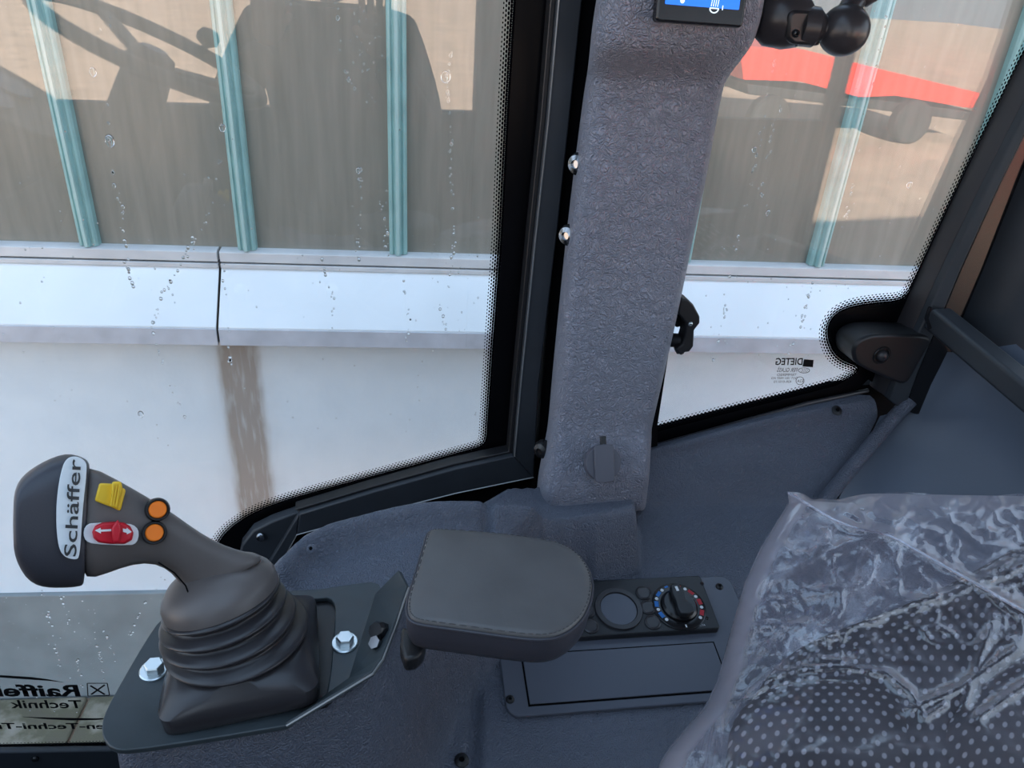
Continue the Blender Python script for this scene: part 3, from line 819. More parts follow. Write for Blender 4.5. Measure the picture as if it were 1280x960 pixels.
# display at the top of the pillar
ds = thing('display', at(868, 36, .765), 'small black-framed display with a bright blue screen on the pillar', 'display')
do = at(866, 36, .763); dnn = Vector((0, -.985, .17)).normalized(); 
du = (at(921, 36, .763)-at(814, 28, .763)); du = (du-dnn*dnn.dot(du)); DW = du.length; du.normalize(); dv = dnn.cross(du)
if dv.z < 0: dv = -dv
dbl = at(814, 28, .763)
DH = .10
prism('bezel', [dbl+du*(DW/2+a)+dv*(DH/2+b) for a, b in rrect(DW, DH, .004)], dnn*.012, 'black_gloss', ds, bevel=.002)
prism('screen', [dbl+du*(DW/2+a)+dv*(DH/2+.004+b)+dnn*.0122 for a, b in rrect(DW-.014, DH-.022, .001)], dnn*.0006, 'screen_blue', ds)
def dpt(px, py): return onp(px, py, dbl+dnn*.0131, dnn)
ic = dpt(893, 9)
icon = thing
def bar2(name, a, b, w, mat, par, n):
    a, b = Vector(a), Vector(b); t = (b-a).normalized(); s = t.cross(n).normalized()
    return prism(name, [a+s*w/2, b+s*w/2, b-s*w/2, a-s*w/2], n*.0003, mat, par, smooth=0)
# headlamp pictogram (lying D with light rays)
arc = [ic+du*(.0045*math.cos(R(t)))+dv*(-.0038*abs(math.sin(R(t)))-.001) for t in range(0, 181, 15)]
tube('lamp_icon', arc+[arc[0]], .0006, 'screen_white', ds, seg=5)
for k in range(4):
    bar2('ray_icon', ic+du*(-.0035+k*.0022)+dv*.0005, ic+du*(-.0028+k*.0022)+dv*.007, .0007, 'screen_white', ds, dnn)
bar2('mark_icon', ic+du*.0085+dv*(-.002), ic+du*.0085+dv*.002, .0009, 'screen_white', ds, dnn)
lathe('dot_icon', dpt(853, 1), dnn, [(.0022, 0), (.0022, .0003), (.0001, .0003)], 'screen_white', ds, seg=16)

# ball mount at the right of the pillar top
bmn = thing('ball_mount', at(985, 30, .84), 'black rubber ball mount clamped beside the pillar top', 'ball mount')
bc = at(1055, 38, .80)
v_, f_ = [], []
lathe('ball', bc, (1, -.1, -.1), [(max(.0001, .026*math.sin(R(a))), -.026*math.cos(R(a))) for a in range(0, 181, 12)], 'black_rubber', bmn, seg=28)
lathe('neck', at(1000, 32, .81), bc-at(1000, 32, .81), [(.020, 0), (.020, .016), (.013, .024), (.013, .05)], 'black_rubber', bmn, seg=24)
prism('clamp_block', [at(x, y, .795) for x, y in [(986, 18), (994, 12), (1024, 13), (1028, 20), (1026, 58), (992, 56), (984, 48)]], (0, .035, 0), 'black_plastic', bmn, bevel=.004)
screw('clamp_screw', at(995, 42, .794), (0, -1, 0), .004, 'black_gloss', bmn)
lathe('clamp_body', at(960, 22, .83), at(1000, 26, .82)-at(960, 22, .83), [(.020, -.01), (.028, 0), (.030, .02), (.026, .036), (.016, .045)], 'black_rubber', bmn, seg=24)
tube('mount_arm', [bc+Vector((.004, .01, .015)), at(1068, 2, .82), at(1072, -14, .83)], .012, 'black_rubber', bmn, seg=14)
lathe('upper_socket', at(1072, -12, .83), (.3, -.2, 1), [(.0001, -.012), (.018, -.010), (.024, 0), (.024, .03), (.018, .045)], 'black_rubber', bmn, seg=24)

# window latch between pillar and rear window
lt = thing('window_latch', at(845, 432, .90), 'black plastic window latch handle sticking out beside the pillar', 'latch')
prism('handle', [at(x, y, .885) for x, y in [(850, 378), (853, 374), (861, 375), (867, 381), (875, 396), (875, 404), (868, 413), (867, 433), (862, 440), (855, 441), (852, 445), (848, 441), (845, 437), (853, 431), (857, 418), (858, 404), (853, 398), (848, 392)]], (0, .022, 0), 'black_plastic', lt, bevel=.002)
prism('grip_lever', [at(x, y, .905) for x, y in [(848, 382), (852, 377), (858, 392), (852, 408), (846, 410), (842, 404)]], (0, .03, 0), 'black_gloss', lt, bevel=.002)
lathe('shaft', at(828, 424, .915), at(852, 426, .90)-at(828, 424, .915), [(.010, 0), (.010, .03)], 'black_plastic', lt, seg=18)
lathe('shaft_collar', at(847, 432, .90), (1, -.2, 0), [(.006, -.004), (.012, 0), (.012, .008), (.006, .012)], 'black_plastic', lt, seg=18)
screw('latch_screw', at(863, 405, .884), (0, -1, 0), .0035, 'zinc', lt, h=.002)

# glass hinge cover at the rear corner
hg = thing('glass_hinge', at(1100, 470, .95), 'black plastic teardrop hinge cover at the corner of the quarter window', 'hinge')
hp = [(1067, 448), (1066, 438), (1070, 429), (1080, 422), (1096, 418), (1150, 419), (1162, 421), (1166, 426), (1162, 434), (1150, 453), (1138, 475), (1131, 481), (1122, 479), (1100, 470), (1078, 460), (1070, 454)]
prism('cover', smooth_path([at(x, y, .925) for x, y in hp], 1, True), (0, .052, 0), 'black_plastic', hg, bevel=.005, seg=3)
hc = at(1102, 444, .925)
lathe('button_ring', hc, (0, -1, 0), [(.0155, -.004), (.0155, .0005), (.0145, .002), (.0115, .002), (.0105, -.001), (.0001, -.001)], 'black_gloss', hg, seg=32)
lathe('button', hc, (0, -1, 0), [(.0095, -.001), (.0095, .003), (.008, .0065), (.005, .0085), (.0001, .0095)], 'black_rubber', hg, seg=28)

# ================================================================== CONSOLE (height field)
def dxy(px, py, drop):
    p = dn(px, py, drop); return (p.x, p.y)
tower = [dxy(x, y, .65 if (x >= 620 and y > 620) else (.63 if x >= 620 else .60)) for x, y in [(126, 905), (128, 925), (146, 942), (250, 931), (362, 914), (440, 884), (470, 862), (498, 822), (515, 775), (540, 730), (585, 690), (680, 662), (802, 636), (800, 582), (690, 584), (630, 598), (590, 611), (520, 631), (430, 655), (385, 676), (352, 708), (300, 728), (215, 756), (180, 795), (140, 870)]]
ridge = [dxy(x, y, .59) for x, y in [(354, 718), (376, 690), (415, 671), (470, 656), (540, 639), (605, 623), (664, 612)]]
groove = [dxy(x, y, .80) for x, y in [(604, 760), (597, 820), (592, 960), (588, 1000)]]
def seg_dist(X, Y, a, b):
    ax, ay = a; bx, by = b; dx, dy = bx-ax, by-ay
    t = np.clip(((X-ax)*dx+(Y-ay)*dy)/(dx*dx+dy*dy), 0, 1)
    return np.hypot(X-ax-t*dx, Y-ay-t*dy)
def poly_sd(X, Y, P):
    d = np.full(X.shape, 9.0); ins = np.zeros(X.shape, bool); n = len(P)
    for i in range(n):
        a, b = P[i], P[(i+1) % n]
        d = np.minimum(d, seg_dist(X, Y, a, b))
        c = ((a[1] > Y) != (b[1] > Y)) & (X < (b[0]-a[0])*(Y-a[1])/((b[1]-a[1]) if abs(b[1]-a[1]) > 1e-9 else 1e-9)+a[0])
        ins ^= c
    return np.where(ins, d, -d)
def sst(x, a, b):
    t = np.clip((x-a)/(b-a), 0, 1); return t*t*(3-2*t)
stp = .0042
xs = np.arange(-.26, .98, stp); ys = np.arange(.36, .945, stp)
X, Y = np.meshgrid(xs, ys, indexing='ij')
base = -.80+math.tan(R(10))*(Y-.56)
base = base - .6*sst(-X, .14, .20)
base = base - .7*sst(Y, .66, .72)*(1-sst(X, .28, .33))
sd = poly_sd(X, Y, tower)
top = -.598 - .055*sst(X, .05, .30)
wid = .030+.012*sst(X, .0, .10)-.024*sst(X, .15, .26)
t = np.clip((sd+wid)/(wid+.012), 0, 1); t = t*t*(3-2*t)
Z = base+(top-base)*t
dr = np.full(X.shape, 9.0)
for i in range(len(ridge)-1): dr = np.minimum(dr, seg_dist(X, Y, ridge[i], ridge[i+1]))
Z = Z + .026*np.exp(-(dr/.016)**2)*t
dg = np.full(X.shape, 9.0)
for i in range(len(groove)-1): dg = np.minimum(dg, seg_dist(X, Y, groove[i], groove[i+1]))
Z = Z - .010*np.exp(-(dg/.006)**2)
Z = Z - .5*sst(Y, .90, .93)*sst(-X, -.35, -.30)
con = thing('side_console', (0, .6, base_z), 'grey moulded side console carrying joystick and heater panel', 'console')
ni, nj = X.shape
vv = np.stack([X, Y, Z+H], -1).reshape(-1, 3)
ff = [(i*nj+j, (i+1)*nj+j, (i+1)*nj+j+1, i*nj+j+1) for i in range(ni-1) for j in range(nj-1)]
cm = bpy.data.meshes.new('console_shell'); cm.from_pydata(vv.tolist(), [], ff); cm.update()
link_mesh('console_shell', cm, 'grey_console', con, smooth=180)
screw('console_screw', onp(577, 951, PO, PN)+PN*.001, PN, .0085, 'black_plastic', con, h=.004)
screw('console_screw', dn(389, 686, .573), Vector((-.3, -.5, .8)), .0055, 'grey_console', con, h=.002)

# ================================================================== HEATER PANEL
hv = thing('heater_panel', onp(760, 890, PO, PN), 'black heater control plate set in the console beside the seat', 'control panel')
PT = PO+PN*.0015
o0 = onp(636, 899, PT, PN); hu = (onp(890, 879, PT, PN)-o0).normalized(); hvv = PN.cross(hu).normalized()
if hvv.y < 0: hvv = -hvv
def uvp(px, py):
    p = onp(px, py, PT, PN)-o0; return p.dot(hu), p.dot(hvv)
def hp3(u, v, h=0): return o0+hu*u+hvv*v+PN*h
ur, vr = uvp(910, 722)
ul = uvp(622, 826)[0]
pw, ph_ = ur-(-.002), vr
prism('face_plate', [hp3(pw/2-.002+a, ph_/2+b, 0) for a, b in rrect(pw, ph_, .016, 6)], PN*.005, 'panel_satin', hv, bevel=.0012)
d0 = uvp(662, 886); d1 = uvp(886, 806)
du0, du1, dv0, dv1 = d0[0], d1[0]+.004, d0[1]+.002, d1[1]-.001
prism('compartment_gap', [hp3(a, b, .0051) for a, b in [(du0-.002, dv0-.002), (du1+.002, dv0-.002), (du1+.002, dv1+.002), (du0-.002, dv1+.002)]], PN*.0004, 'gap_black', hv)
prism('compartment_lid', [hp3(a, b, .0056) for a, b in [(du0, dv0), (du1, dv0), (du1, dv1), (du0, dv1)]], PN*.0016, 'panel_satin', hv, bevel=.0008)
for (x, y) in [(898, 736), (637, 877)]:
    u, v = uvp(x, y); screw('plate_screw', hp3(u, v, .005), PN, .0055, 'black_plastic', hv)
# control unit
c1 = uvp(880, 727); c2 = uvp(888, 794)
cu1 = (c1[0]+c2[0])/2; cv0, cv1 = c2[1], c1[1]; cu0 = cu1-.205
ctl = prism('control_unit', [hp3((cu0+cu1)/2+a, (cv0+cv1)/2+b, .0045) for a, b in rrect(cu1-cu0, cv1-cv0, .004)], PN*.011, 'panel_black', hv, bevel=.0015)
ch = .0156
for (x, y) in [(874, 738), (880, 781)]:
    u, v = uvp(x, y); screw('unit_screw', hp3(u, v, ch), PN, .0028, 'black_gloss', ctl, h=.001)
def flat_ring(name, u, v, r0, r1, h0, hh, mat, par, seg=40):
    return lathe(name, hp3(u, v, h0), PN, [(r1, 0), (r1, hh*.7), (r1-.0006, hh), (r0+.0006, hh), (r0, hh*.7), (r0, 0)], mat, par, seg=seg, caps=False)
ku, kv = uvp(847, 762); ku -= .004; kv -= .006
bu, bv = uvp(772, 766); bu -= .003; bv -= .005
rk = (uvp(880, 762)[0]-uvp(815, 762)[0])/2
flat_ring('blank_ring', bu, bv, rk*.68, rk*.88, ch, .003, 'black_rubber', ctl)
lathe('blank_cover', hp3(bu, bv, ch), PN, [(rk*.66, 0), (rk*.66, .0012), (.0001, .0012)], 'panel_satin', ctl, seg=40)
lu = bu-(ku-bu)
flat_ring('blank_ring', lu, bv, rk*.68, rk*.88, ch, .003, 'black_rubber', ctl)
for (cxu) in ((ku+bu)/2-.001, (bu+lu)/2-.001):
    for k in (-1, 0, 1):
        r = rk*.30
        lathe('push_button', hp3(cxu, bv+k*(cv1-cv0)*.27, ch), PN, [(r, 0), (r, .0012), (r*.8, .002), (r*.7, .0012), (.0001, .0012)], 'black_rubber', ctl, seg=24)
dial = lathe('dial_ring', hp3(ku, kv, ch), PN, [(rk, 0), (rk, .0015), (rk*.96, .0022), (rk*.70, .0022), (rk*.70, 0)], 'black_gloss', ctl, seg=48, caps=False)
knob = lathe('knob', hp3(ku, kv, ch), PN, [(rk*.68, 0), (rk*.66, .005), (rk*.58, .008), (.0001, .0082)], 'black_gloss', ctl, seg=40)
kd = Vector((-.10, 1))
kd = (hu*kd.x+hvv*kd.y).normalized(); ks = kd.cross(PN)
kc = hp3(ku, kv, ch+.0075)
prism('pointer_grip', [kc+kd*a*rk+ks*b*rk for a, b in [(.66, -.16), (.68, 0), (.66, .16), (.3, .20), (0, .14), (-.35, .28), (-.55, .26), (-.62, 0), (-.55, -.26), (-.35, -.28), (0, -.22), (.3, -.24)]], PN*.010, 'panel_black', knob, bevel=.001)
prism('pointer_mark', [kc+kd*a*rk+ks*b*rk+PN*.0101 for a, b in [(.56, -.05), (.56, .05), (.36, .05), (.36, -.05)]], PN*.0003, 'white_print', knob)
for k in range(9):                            # dots round the dial
    a = R(90+130-260*k/8); 
    cdir = hu*math.cos(a)+hvv*math.sin(a)
    lathe('dial_dot', hp3(ku, kv, ch+.0022)+cdir*rk*.84, PN, [(rk*.065, 0), (rk*.065, .0003), (.0001, .0003)], 'white_print', dial, seg=12) if k != 4 else None
    if k < 8 :
        a2 = R(90+130-260*(k+.5)/8)
        c2_ = hu*math.cos(a2)+hvv*math.sin(a2); s2_ = c2_.cross(PN)
        wv = .11 if k in (0, 1, 6, 7) else (.09 if k in (2, 5) else .05)
        pc = hp3(ku, kv, ch+.0022)+c2_*rk*.84
        if k in (3, 4): pc = hp3(ku, kv, ch+.0022)+c2_*rk*.88
        L2 = .12 if k not in (3, 4) else .07
        prism('dial_mark', [pc+s2_*rk*L2+c2_*rk*wv*.7, pc-s2_*rk*L2+c2_*rk*wv*.7, pc-s2_*rk*L2-c2_*rk*wv*.7, pc+s2_*rk*L2-c2_*rk*wv*.7], PN*.0003, 'blue_print' if k < 4 else 'red_print', dial)
pm = hp3(ku, kv, ch+.0022)-hvv*rk*.85
prism('dial_mark', [pm+hu*a+hvv*b for a, b in [(-.001, -.002), (.001, -.002), (.001, .002), (-.001, .002)]], PN*.0003, 'white_print', dial)
tu, tv = uvp(862, 791)
text_part('maker_print', 'KONVEKTA', .0042, hp3(tu-.004, tv-.001, ch+.0004), hu, hvv, 'white_print', ctl)

# ================================================================== JOYSTICK PLATE
PD = .585
plate = thing('joystick_plate', dn(300, 900, PD), 'dark steel mounting plate around the joystick boot with folded bracket', 'mounting plate')
po = smooth_path([dn(x, y, PD) for x, y in [(300, 742), (225, 757), (200, 774), (182, 800), (155, 846), (133, 886), (127, 904), (128, 922), (140, 936), (160, 938), (250, 925), (358, 907)]], 1)
po += [dn(x, y, PD) for x, y in [(438, 850), (471, 744), (477, 738), (474, 730), (464, 727), (440, 730), (400, 736), (350, 739)]]
pi = smooth_path([dn(x, y, PD) for x, y in [(213, 800), (208, 859), (200, 890), (203, 902), (216, 906), (300, 893), (400, 874), (411, 865), (420, 764), (417, 750), (406, 746), (300, 760), (226, 776)]], 1, True)
holed_prism('plate', po, pi, (0, 0, -.006), 'plate_steel', plate, bevel=.001)
prism('hole_floor', [p+Vector((0, 0, -.0062)) for p in smooth_path([dn(x, y, PD) for x, y in [(205, 795), (195, 900), (215, 912), (405, 880), (416, 868), (427, 755), (410, 740), (220, 768)]], 1, True)], (0, 0, -.002), 'black_plastic', plate)
F = [dn(471, 744, PD), dn(438, 850, PD), dn(358, 907, PD)]
U = [dn(466, 842, .548), dn(479, 824, .545), dn(495, 780, .545), dn(511, 735, .548), dn(500, 714, .556)]
fl = mesh_obj('bracket', F+U, [(0, 1, 5), (0, 5, 6), (0, 6, 7), (1, 4, 5), (1, 3, 4), (1, 2, 3)], 'plate_steel', plate, solid=.005, smooth=0, bevel=.0008)
tube('bracket_edge', [dn(358, 907, PD), dn(466, 842, .548), dn(479, 824, .545), dn(511, 735, .547)], .0011, 'highlight_edge', plate, seg=6)
bk = dn(476, 790, .553)
bka = Vector((-.55, -.35, .75))
lathe('bracket_knob', bk, bka, [(.009, -.004), (.009, .006), (.007, .010), (.0001, .010)], 'black_gloss', plate, seg=8)
lathe('bracket_bolt', dn(471, 804, .552), bka, [(.006, -.002), (.006, .005), (.0001, .005)], 'chrome_dark', plate, seg=6)
def hexbolt(px, py, par):
    c = dn(px, py, PD)
    b = lathe('hex_bolt', c, (0.05, 0, 1), [(.0085, .002), (.0085, .008), (.0075, .0092), (.0001, .0092)], 'zinc', par, seg=6)
    lathe('washer', c, (0, 0, 1), [(.0128, 0), (.0128, .0014), (.0118, .0021), (.0001, .0021)], 'zinc', b, seg=28)
hexbolt(193, 838, plate); hexbolt(431, 804, plate)

# ================================================================== JOYSTICK
joy = thing('joystick', dn(305, 860, PD), 'black multifunction joystick with yellow, red and orange controls', 'joystick')
bb = dn(309, 834, .588); bt = dp(277, 745, .69)
ax = (bt-bb); AL = ax.length; axn = ax.normalized()
up = Vector((0, 0, 1))
hint = dn(400, 830, PD)-dn(215, 858, PD)
base_axis = (axn*.35+up*.65).normalized()
# square skirt
lathe('boot_skirt', bb-base_axis*.004, base_axis, [(.060, 0), (.065, .006), (.0665, .022), (.062, .031), (.056, .040)], 'black_rubber', joy, seg=64, hint=hint, ex=[11, 11, 9, 4, 2.2], smooth=50)
# bellows: rings sweep from the skirt to the grip collar
bl = []
NB = 40; nrib = 3.6
c0 = bb+base_axis*.036; c1_ = bt
for i in range(NB+1):
    t = i/NB
    c = c0.lerp(c1_, t) - Vector((.004, 0, 0))*math.sin(math.pi*t)
    a = base_axis.lerp(axn, t).normalized()
    r = (.060-.013*t) + .0042*math.sin(t*nrib*2*math.pi-.6)
    u, w, a = frame_of(a, hint)
    bl.append([c+u*r*math.cos(2*math.pi*j/56)+w*r*math.sin(2*math.pi*j/56) for j in range(56)])
rings('bellows', bl, 'black_rubber', joy, smooth=60)
def Fd(px): return .585+(px-20)*.00032
def px_rings(secs, n=2.6, seg=40):
    out = []
    for (ux, uy, lx, ly, th) in secs:
        mx, my = (ux+lx)/2, (uy+ly)/2; hx, hy = (ux-lx)/2, (uy-ly)/2
        ring = []
        for j in range(seg):
            t = 2*math.pi*j/seg; c, s = math.cos(t), math.sin(t)
            cc = math.copysign(abs(c)**(2/n), c); ss = math.copysign(abs(s)**(2/n), s)
            x, y = mx+hx*cc, my+hy*cc
            ring.append(dp(x, y, Fd(mx)+th+th*ss))
        out.append(ring)
    return out
collar_c = bt+axn*.004
grip_secs = [(100, 580, 98, 722, .024), (122, 586, 117, 724, .026), (165, 610, 150, 710, .024), (206, 634, 182, 702, .022), (237, 657, 207, 709, .021), (266, 676, 222, 724, .021), (294, 687, 231, 742, .023), (318, 692, 226, 760, .028), (334, 698, 216, 764, .034)]
gr = px_rings(grip_secs, 2.7)
gr.append([p.lerp(collar_c, .5) for p in gr[-1]])
rings('grip', gr, 'grip_plastic', joy, smooth=50, sub=1)
lathe('grip_collar', collar_c, axn, [(.046, -.008), (.0505, -.005), (.0505, .003), (.048, .009), (.041, .017), (.030, .023), (.015, .027), (.0001, .028)], 'grip_plastic', joy, seg=56, hint=hint, smooth=50)
hood_secs = [(114, 582, 106, 730, .026), (110, 575, 103, 732, .031), (98, 569, 95, 734, .033), (82, 566, 80, 735, .033), (62, 573, 60, 735, .033), (45, 582, 45, 732, .033), (31, 592, 31, 722, .032), (21, 604, 21, 703, .029), (16, 622, 16, 686, .020)]
rings('head_cap', px_rings(hood_secs, 3.4, 48), 'hood_rubber', joy, smooth=50, sub=1)
def jf(px, py, lift=.001): return dp(px, py, Fd(px)-lift)
lab = smooth_path([jf(x, y, .0012) for x, y in [(84, 572), (96, 570), (107, 576), (109, 586), (103, 640), (100, 696), (94, 700), (80, 696), (73, 684), (70, 655), (71, 620), (77, 585)]], 2, True)
view = -ray(90, 640).normalized()
prism('name_plate', lab, view*.0016, 'label_white', joy, bevel=.0004)
# lettering runs upward along the plate
lo, le = (95, 697), (101, 577)
def jwarp(x, y):
    t = x; ex_, ey_ = le[0]-lo[0], le[1]-lo[1]; ll = math.hypot(ex_, ey_)
    dx_, dy_ = ex_/ll, ey_/ll
    qx = lo[0]+dx_*t+dy_*y + 4.0*math.sin(0)*0; qy = lo[1]+dy_*t-dx_*y
    return dp(qx+dy_*0, qy, Fd(qx)-.0042)
text_part('lettering', 'Schäffer', 22.0, None, (1, 0, 0), (0, 1, 0), 'label_ink', joy, sx=1.74, warp=lambda x, y: jwarp(x, y), bold=.2)
# yellow thumb rocker
ya = [(118, 625), (122, 606), (126, 603), (141, 605), (143, 600), (153, 602), (157, 613), (151, 638), (146, 640), (141, 636), (119, 630)]
yr = prism('yellow_rocker', [jf(x, y, -.002) for x, y in [(118, 626), (124, 604), (141, 605), (157, 612), (150, 639), (139, 634)]], view*.007, 'yellow', joy, bevel=.0015)
prism('rocker_ridge', [jf(x, y, .004) for x, y in [(140, 602), (151, 602), (153, 610), (146, 636), (138, 633)]], view*.005, 'yellow', yr, bevel=.0015)
for x in (142.5, 146, 149.5):
    prism('rocker_rib', [jf(a, b, .0092) for a, b in [(x-.9, 606), (x+.9, 606), (x-3.6, 632), (x-5.4, 632)]], view*.0012, 'yellow', yr, bevel=0)
# red slide switch with white surround
prism('switch_surround', smooth_path([jf(x, y, -.001) for x, y in [(104, 668), (106, 658), (114, 653), (160, 654), (170, 658), (174, 667), (171, 678), (163, 682), (116, 680), (107, 676)]], 1, True), view*.004, 'white_print', joy, bevel=.0006)
rd = smooth_path([(115, 664), (120, 656), (132, 653), (150, 651), (161, 657), (167, 665), (165, 675), (156, 680), (136, 679), (121, 678), (116, 671)], 1, True) if False else None
red_px = [(115, 665), (119, 657), (128, 653), (142, 652), (155, 653), (163, 658), (167, 666), (165, 675), (156, 680), (138, 680), (123, 678), (117, 673)]
rsw = rings('red_switch', [[jf(x, y, .002) for x, y in red_px], [jf(x, y, .006) for x, y in red_px],
     [jf(142+(x-142)*.9, 666+(y-666)*.86, .0085) for x, y in red_px]], 'red', joy, smooth=60, bevel=.0006)
prism('switch_ridge', [jf(x, y, .0080) for x, y in [(141, 678), (139, 660), (147, 649), (152, 660), (149, 678)]], view*.005, 'red', rsw, bevel=.0015)
prism('arrow_mark', [jf(x, y, .0088) for x, y in [(118.5, 663), (126, 659.5), (125.8, 662), (139, 661.3), (139, 664), (126, 664.6), (126.2, 667)]], view*.0006, 'white_print', rsw)
prism('arrow_mark', [jf(x, y, .0088) for x, y in [(153.5, 660.5), (158, 661.5), (158.2, 659.5), (164.8, 664.8), (158.6, 668), (158.3, 666), (153.8, 665)]], view*.0006, 'white_print', rsw)
for (x, y) in [(195.5, 637), (191.5, 665.5)]:
    c = jf(x, y, -.006)
    b = lathe('button_collar', c, view, [(.0098, 0), (.0098, .010), (.0088, .0125), (.0078, .0125), (.0074, .010), (.0001, .010)], 'black_gloss', joy, seg=32)
    lathe('orange_button', c, view, [(.0070, .010), (.0070, .0118), (.0062, .0128), (.0001, .0128)], 'orange', b, seg=32)
# parting line on the collar
tube('parting_seam', [dp(x, y, Fd(x)+dd) for x, y, dd in [(198, 703, .004), (218, 716, .004), (232, 732, .002), (238, 748, -.002), (240, 762, -.008), (242, 776, -.010)]], .0006, 'gap_black', joy, seg=6)

# ================================================================== ARMREST
AD = .47
arm = thing('armrest', dn(520, 800, .52), 'black stitched leather armrest pad beside the joystick', 'armrest')
apx = [(531, 678), (534, 667), (541, 663), (560, 664), (620, 668), (686, 677), (706, 683), (722, 693), (734, 708), (740, 724), (741, 738), (737, 758), (726, 778), (707, 793), (684, 800), (644, 797), (574, 787), (527, 781), (514, 777), (508, 768), (509, 750), (520, 715)]
ao = smooth_path([dn(x, y, AD) for x, y in apx], 2, True)
cen = sum(ao, Vector())/len(ao)
def aring(s, dz): return [cen+(p-cen)*s+Vector((0, 0, dz)) for p in ao]
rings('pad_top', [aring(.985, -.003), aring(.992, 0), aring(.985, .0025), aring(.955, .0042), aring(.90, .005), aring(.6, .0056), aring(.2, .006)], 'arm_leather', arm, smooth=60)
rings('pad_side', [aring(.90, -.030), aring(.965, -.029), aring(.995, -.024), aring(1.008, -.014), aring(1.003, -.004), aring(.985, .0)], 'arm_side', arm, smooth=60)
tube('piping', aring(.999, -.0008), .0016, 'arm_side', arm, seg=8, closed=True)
# stitches along the seam, too small to pick apart: one part
sv_, sf_ = [], []
ring = aring(.972, .0036); L = 0
for i in range(len(ring)):
    a, b = ring[i], ring[(i+1) % len(ring)]
    d = (b-a).length; m = max(1, int(d/.0055))
    for k in range(m):
        p = a.lerp(b, (k+.15)/m); q = a.lerp(b, (k+.8)/m); t = (q-p).normalized(); s = t.cross(up)*.0005
        i0 = len(sv_)
        sv_ += [p+s, p-s, q-s, q+s, (p+q)/2+up*.0006]
        sf_ += [(i0, i0+1, i0+4), (i0+1, i0+2, i0+4), (i0+2, i0+3, i0+4), (i0+3, i0, i0+4), (i0, i0+3, i0+2, i0+1)]
mesh_obj('stitching', sv_, sf_, 'thread', arm, kind='stuff')
mb = [dn(x, y, .505) for x, y in [(502, 782), (534, 792), (530, 812), (520, 822), (506, 824), (500, 806)]]
prism('hinge_block', mb, (0, 0, -.016), 'black_plastic', arm, bevel=.003)

# ================================================================== SEAT AND PLASTIC COVER
seat = thing('driver_seat', dp(1150, 1000, .72)-Vector((0, 0, .5)), 'black driver seat with white dotted fabric under plastic film', 'seat')
def pillow(name, px, depth, bulge, mat, parent, back=.08, tilt=(0, 0)):
    pts = px
    for _ in range(2):
        q = []
        for i in range(len(pts)):
            a, b = pts[i], pts[(i+1) % len(pts)]
            q += [(a[0]*.75+b[0]*.25, a[1]*.75+b[1]*.25), (a[0]*.25+b[0]*.75, a[1]*.25+b[1]*.75)]
        pts = q
    cx = sum(p[0] for p in pts)/len(pts); cy = sum(p[1] for p in pts)/len(pts)
    rs, uv = [], []
    def dep(x, y): return depth+(x-cx)*tilt[0]+(y-cy)*tilt[1]
    levels = [(0.97, -back), (1.0, -back*.6), (1.0, 0)]+[(s, bulge*math.sqrt(1-s*s)) for s in (.99, .96, .91, .83, .72, .58, .42, .25, .08)]
    for s, h in levels:
        ring = []
        for x, y in pts:
            X_, Y_ = cx+(x-cx)*s, cy+(y-cy)*s
            d = dep(X_, Y_)-h
            ring.append(dp(X_, Y_, d)); uv.append((X_*depth/FPX, Y_*depth/FPX+h*.6))
        rs.append(ring)
    return rings(name, rs, mat, parent, smooth=60, uvs=uv)
pillow('backrest', [(938, 1010), (936, 885), (962, 838), (1010, 802), (1080, 776), (1160, 745), (1240, 702), (1330, 650), (1440, 640), (1450, 980), (1200, 1030)], .74, .05, 'seat_fabric', seat, back=.10, tilt=(0, -.0003))
pillow('side_bolster', [(905, 1020), (908, 930), (918, 896), (945, 868), (990, 852), (1050, 848), (1110, 855), (1140, 874), (1154, 905), (1164, 960), (1172, 1060), (1040, 1080)], .70, .055, 'seat_fabric', seat, back=.06)
pillow('centre_cushion', [(1160, 1050), (1160, 935), (1172, 900), (1205, 870), (1255, 832), (1330, 785), (1410, 790), (1430, 950), (1350, 1070)], .70, .06, 'seat_fabric', seat, back=.06)
# plastic film thrown over the seat
leftc = [(984, 614), (986, 628), (972, 650), (950, 685), (932, 725), (918, 772), (906, 815), (897, 850), (880, 884), (852, 915), (832, 940), (815, 975), (800, 1010)]
def interp(c, t):
    t = t*(len(c)-1); i = min(int(t), len(c)-2); f = t-i
    return (c[i][0]*(1-f)+c[i+1][0]*f, c[i][1]*(1-f)+c[i+1][1]*f)
creases = [([(986, 616), (1010, 630), (1042, 650), (1075, 662), (1110, 667), (1150, 690), (1200, 718), (1280, 764), (1340, 800)], .014, 5),
           ([(1110, 667), (1060, 678), (1010, 705), (960, 720), (930, 745)], .009, 7), ([(1042, 650), (1030, 672), (1010, 702)], .008, 5),
           ([(1110, 667), (1135, 640)], .007, 4), ([(925, 765), (970, 752), (1030, 742), (1042, 738)], .008, 6), ([(918, 784), (965, 783)], .010, 4),
           ([(1000, 820), (960, 850), (925, 880), (910, 905)], .008, 6), ([(1020, 800), (1120, 760), (1200, 735), (1290, 700)], .010, 8),
           ([(900, 850), (930, 848), (985, 790), (1020, 770)], .009, 7), ([(1120, 760), (1190, 725), (1290, 660)], .006, 8),
           ([(1140, 885), (1200, 860), (1270, 810)], .012, 8), ([(1225, 895), (1290, 850)], .012, 6), ([(1000, 632), (1035, 720), (1045, 765)], .004, 4),
           ([(1205, 880), (1225, 820), (1240, 780)], .010, 9), ([(1060, 640), (1090, 660)], .006, 6), ([(1150, 655), (1200, 640), (1290, 632)], .005, 10)]
rc_ = random.Random(5)
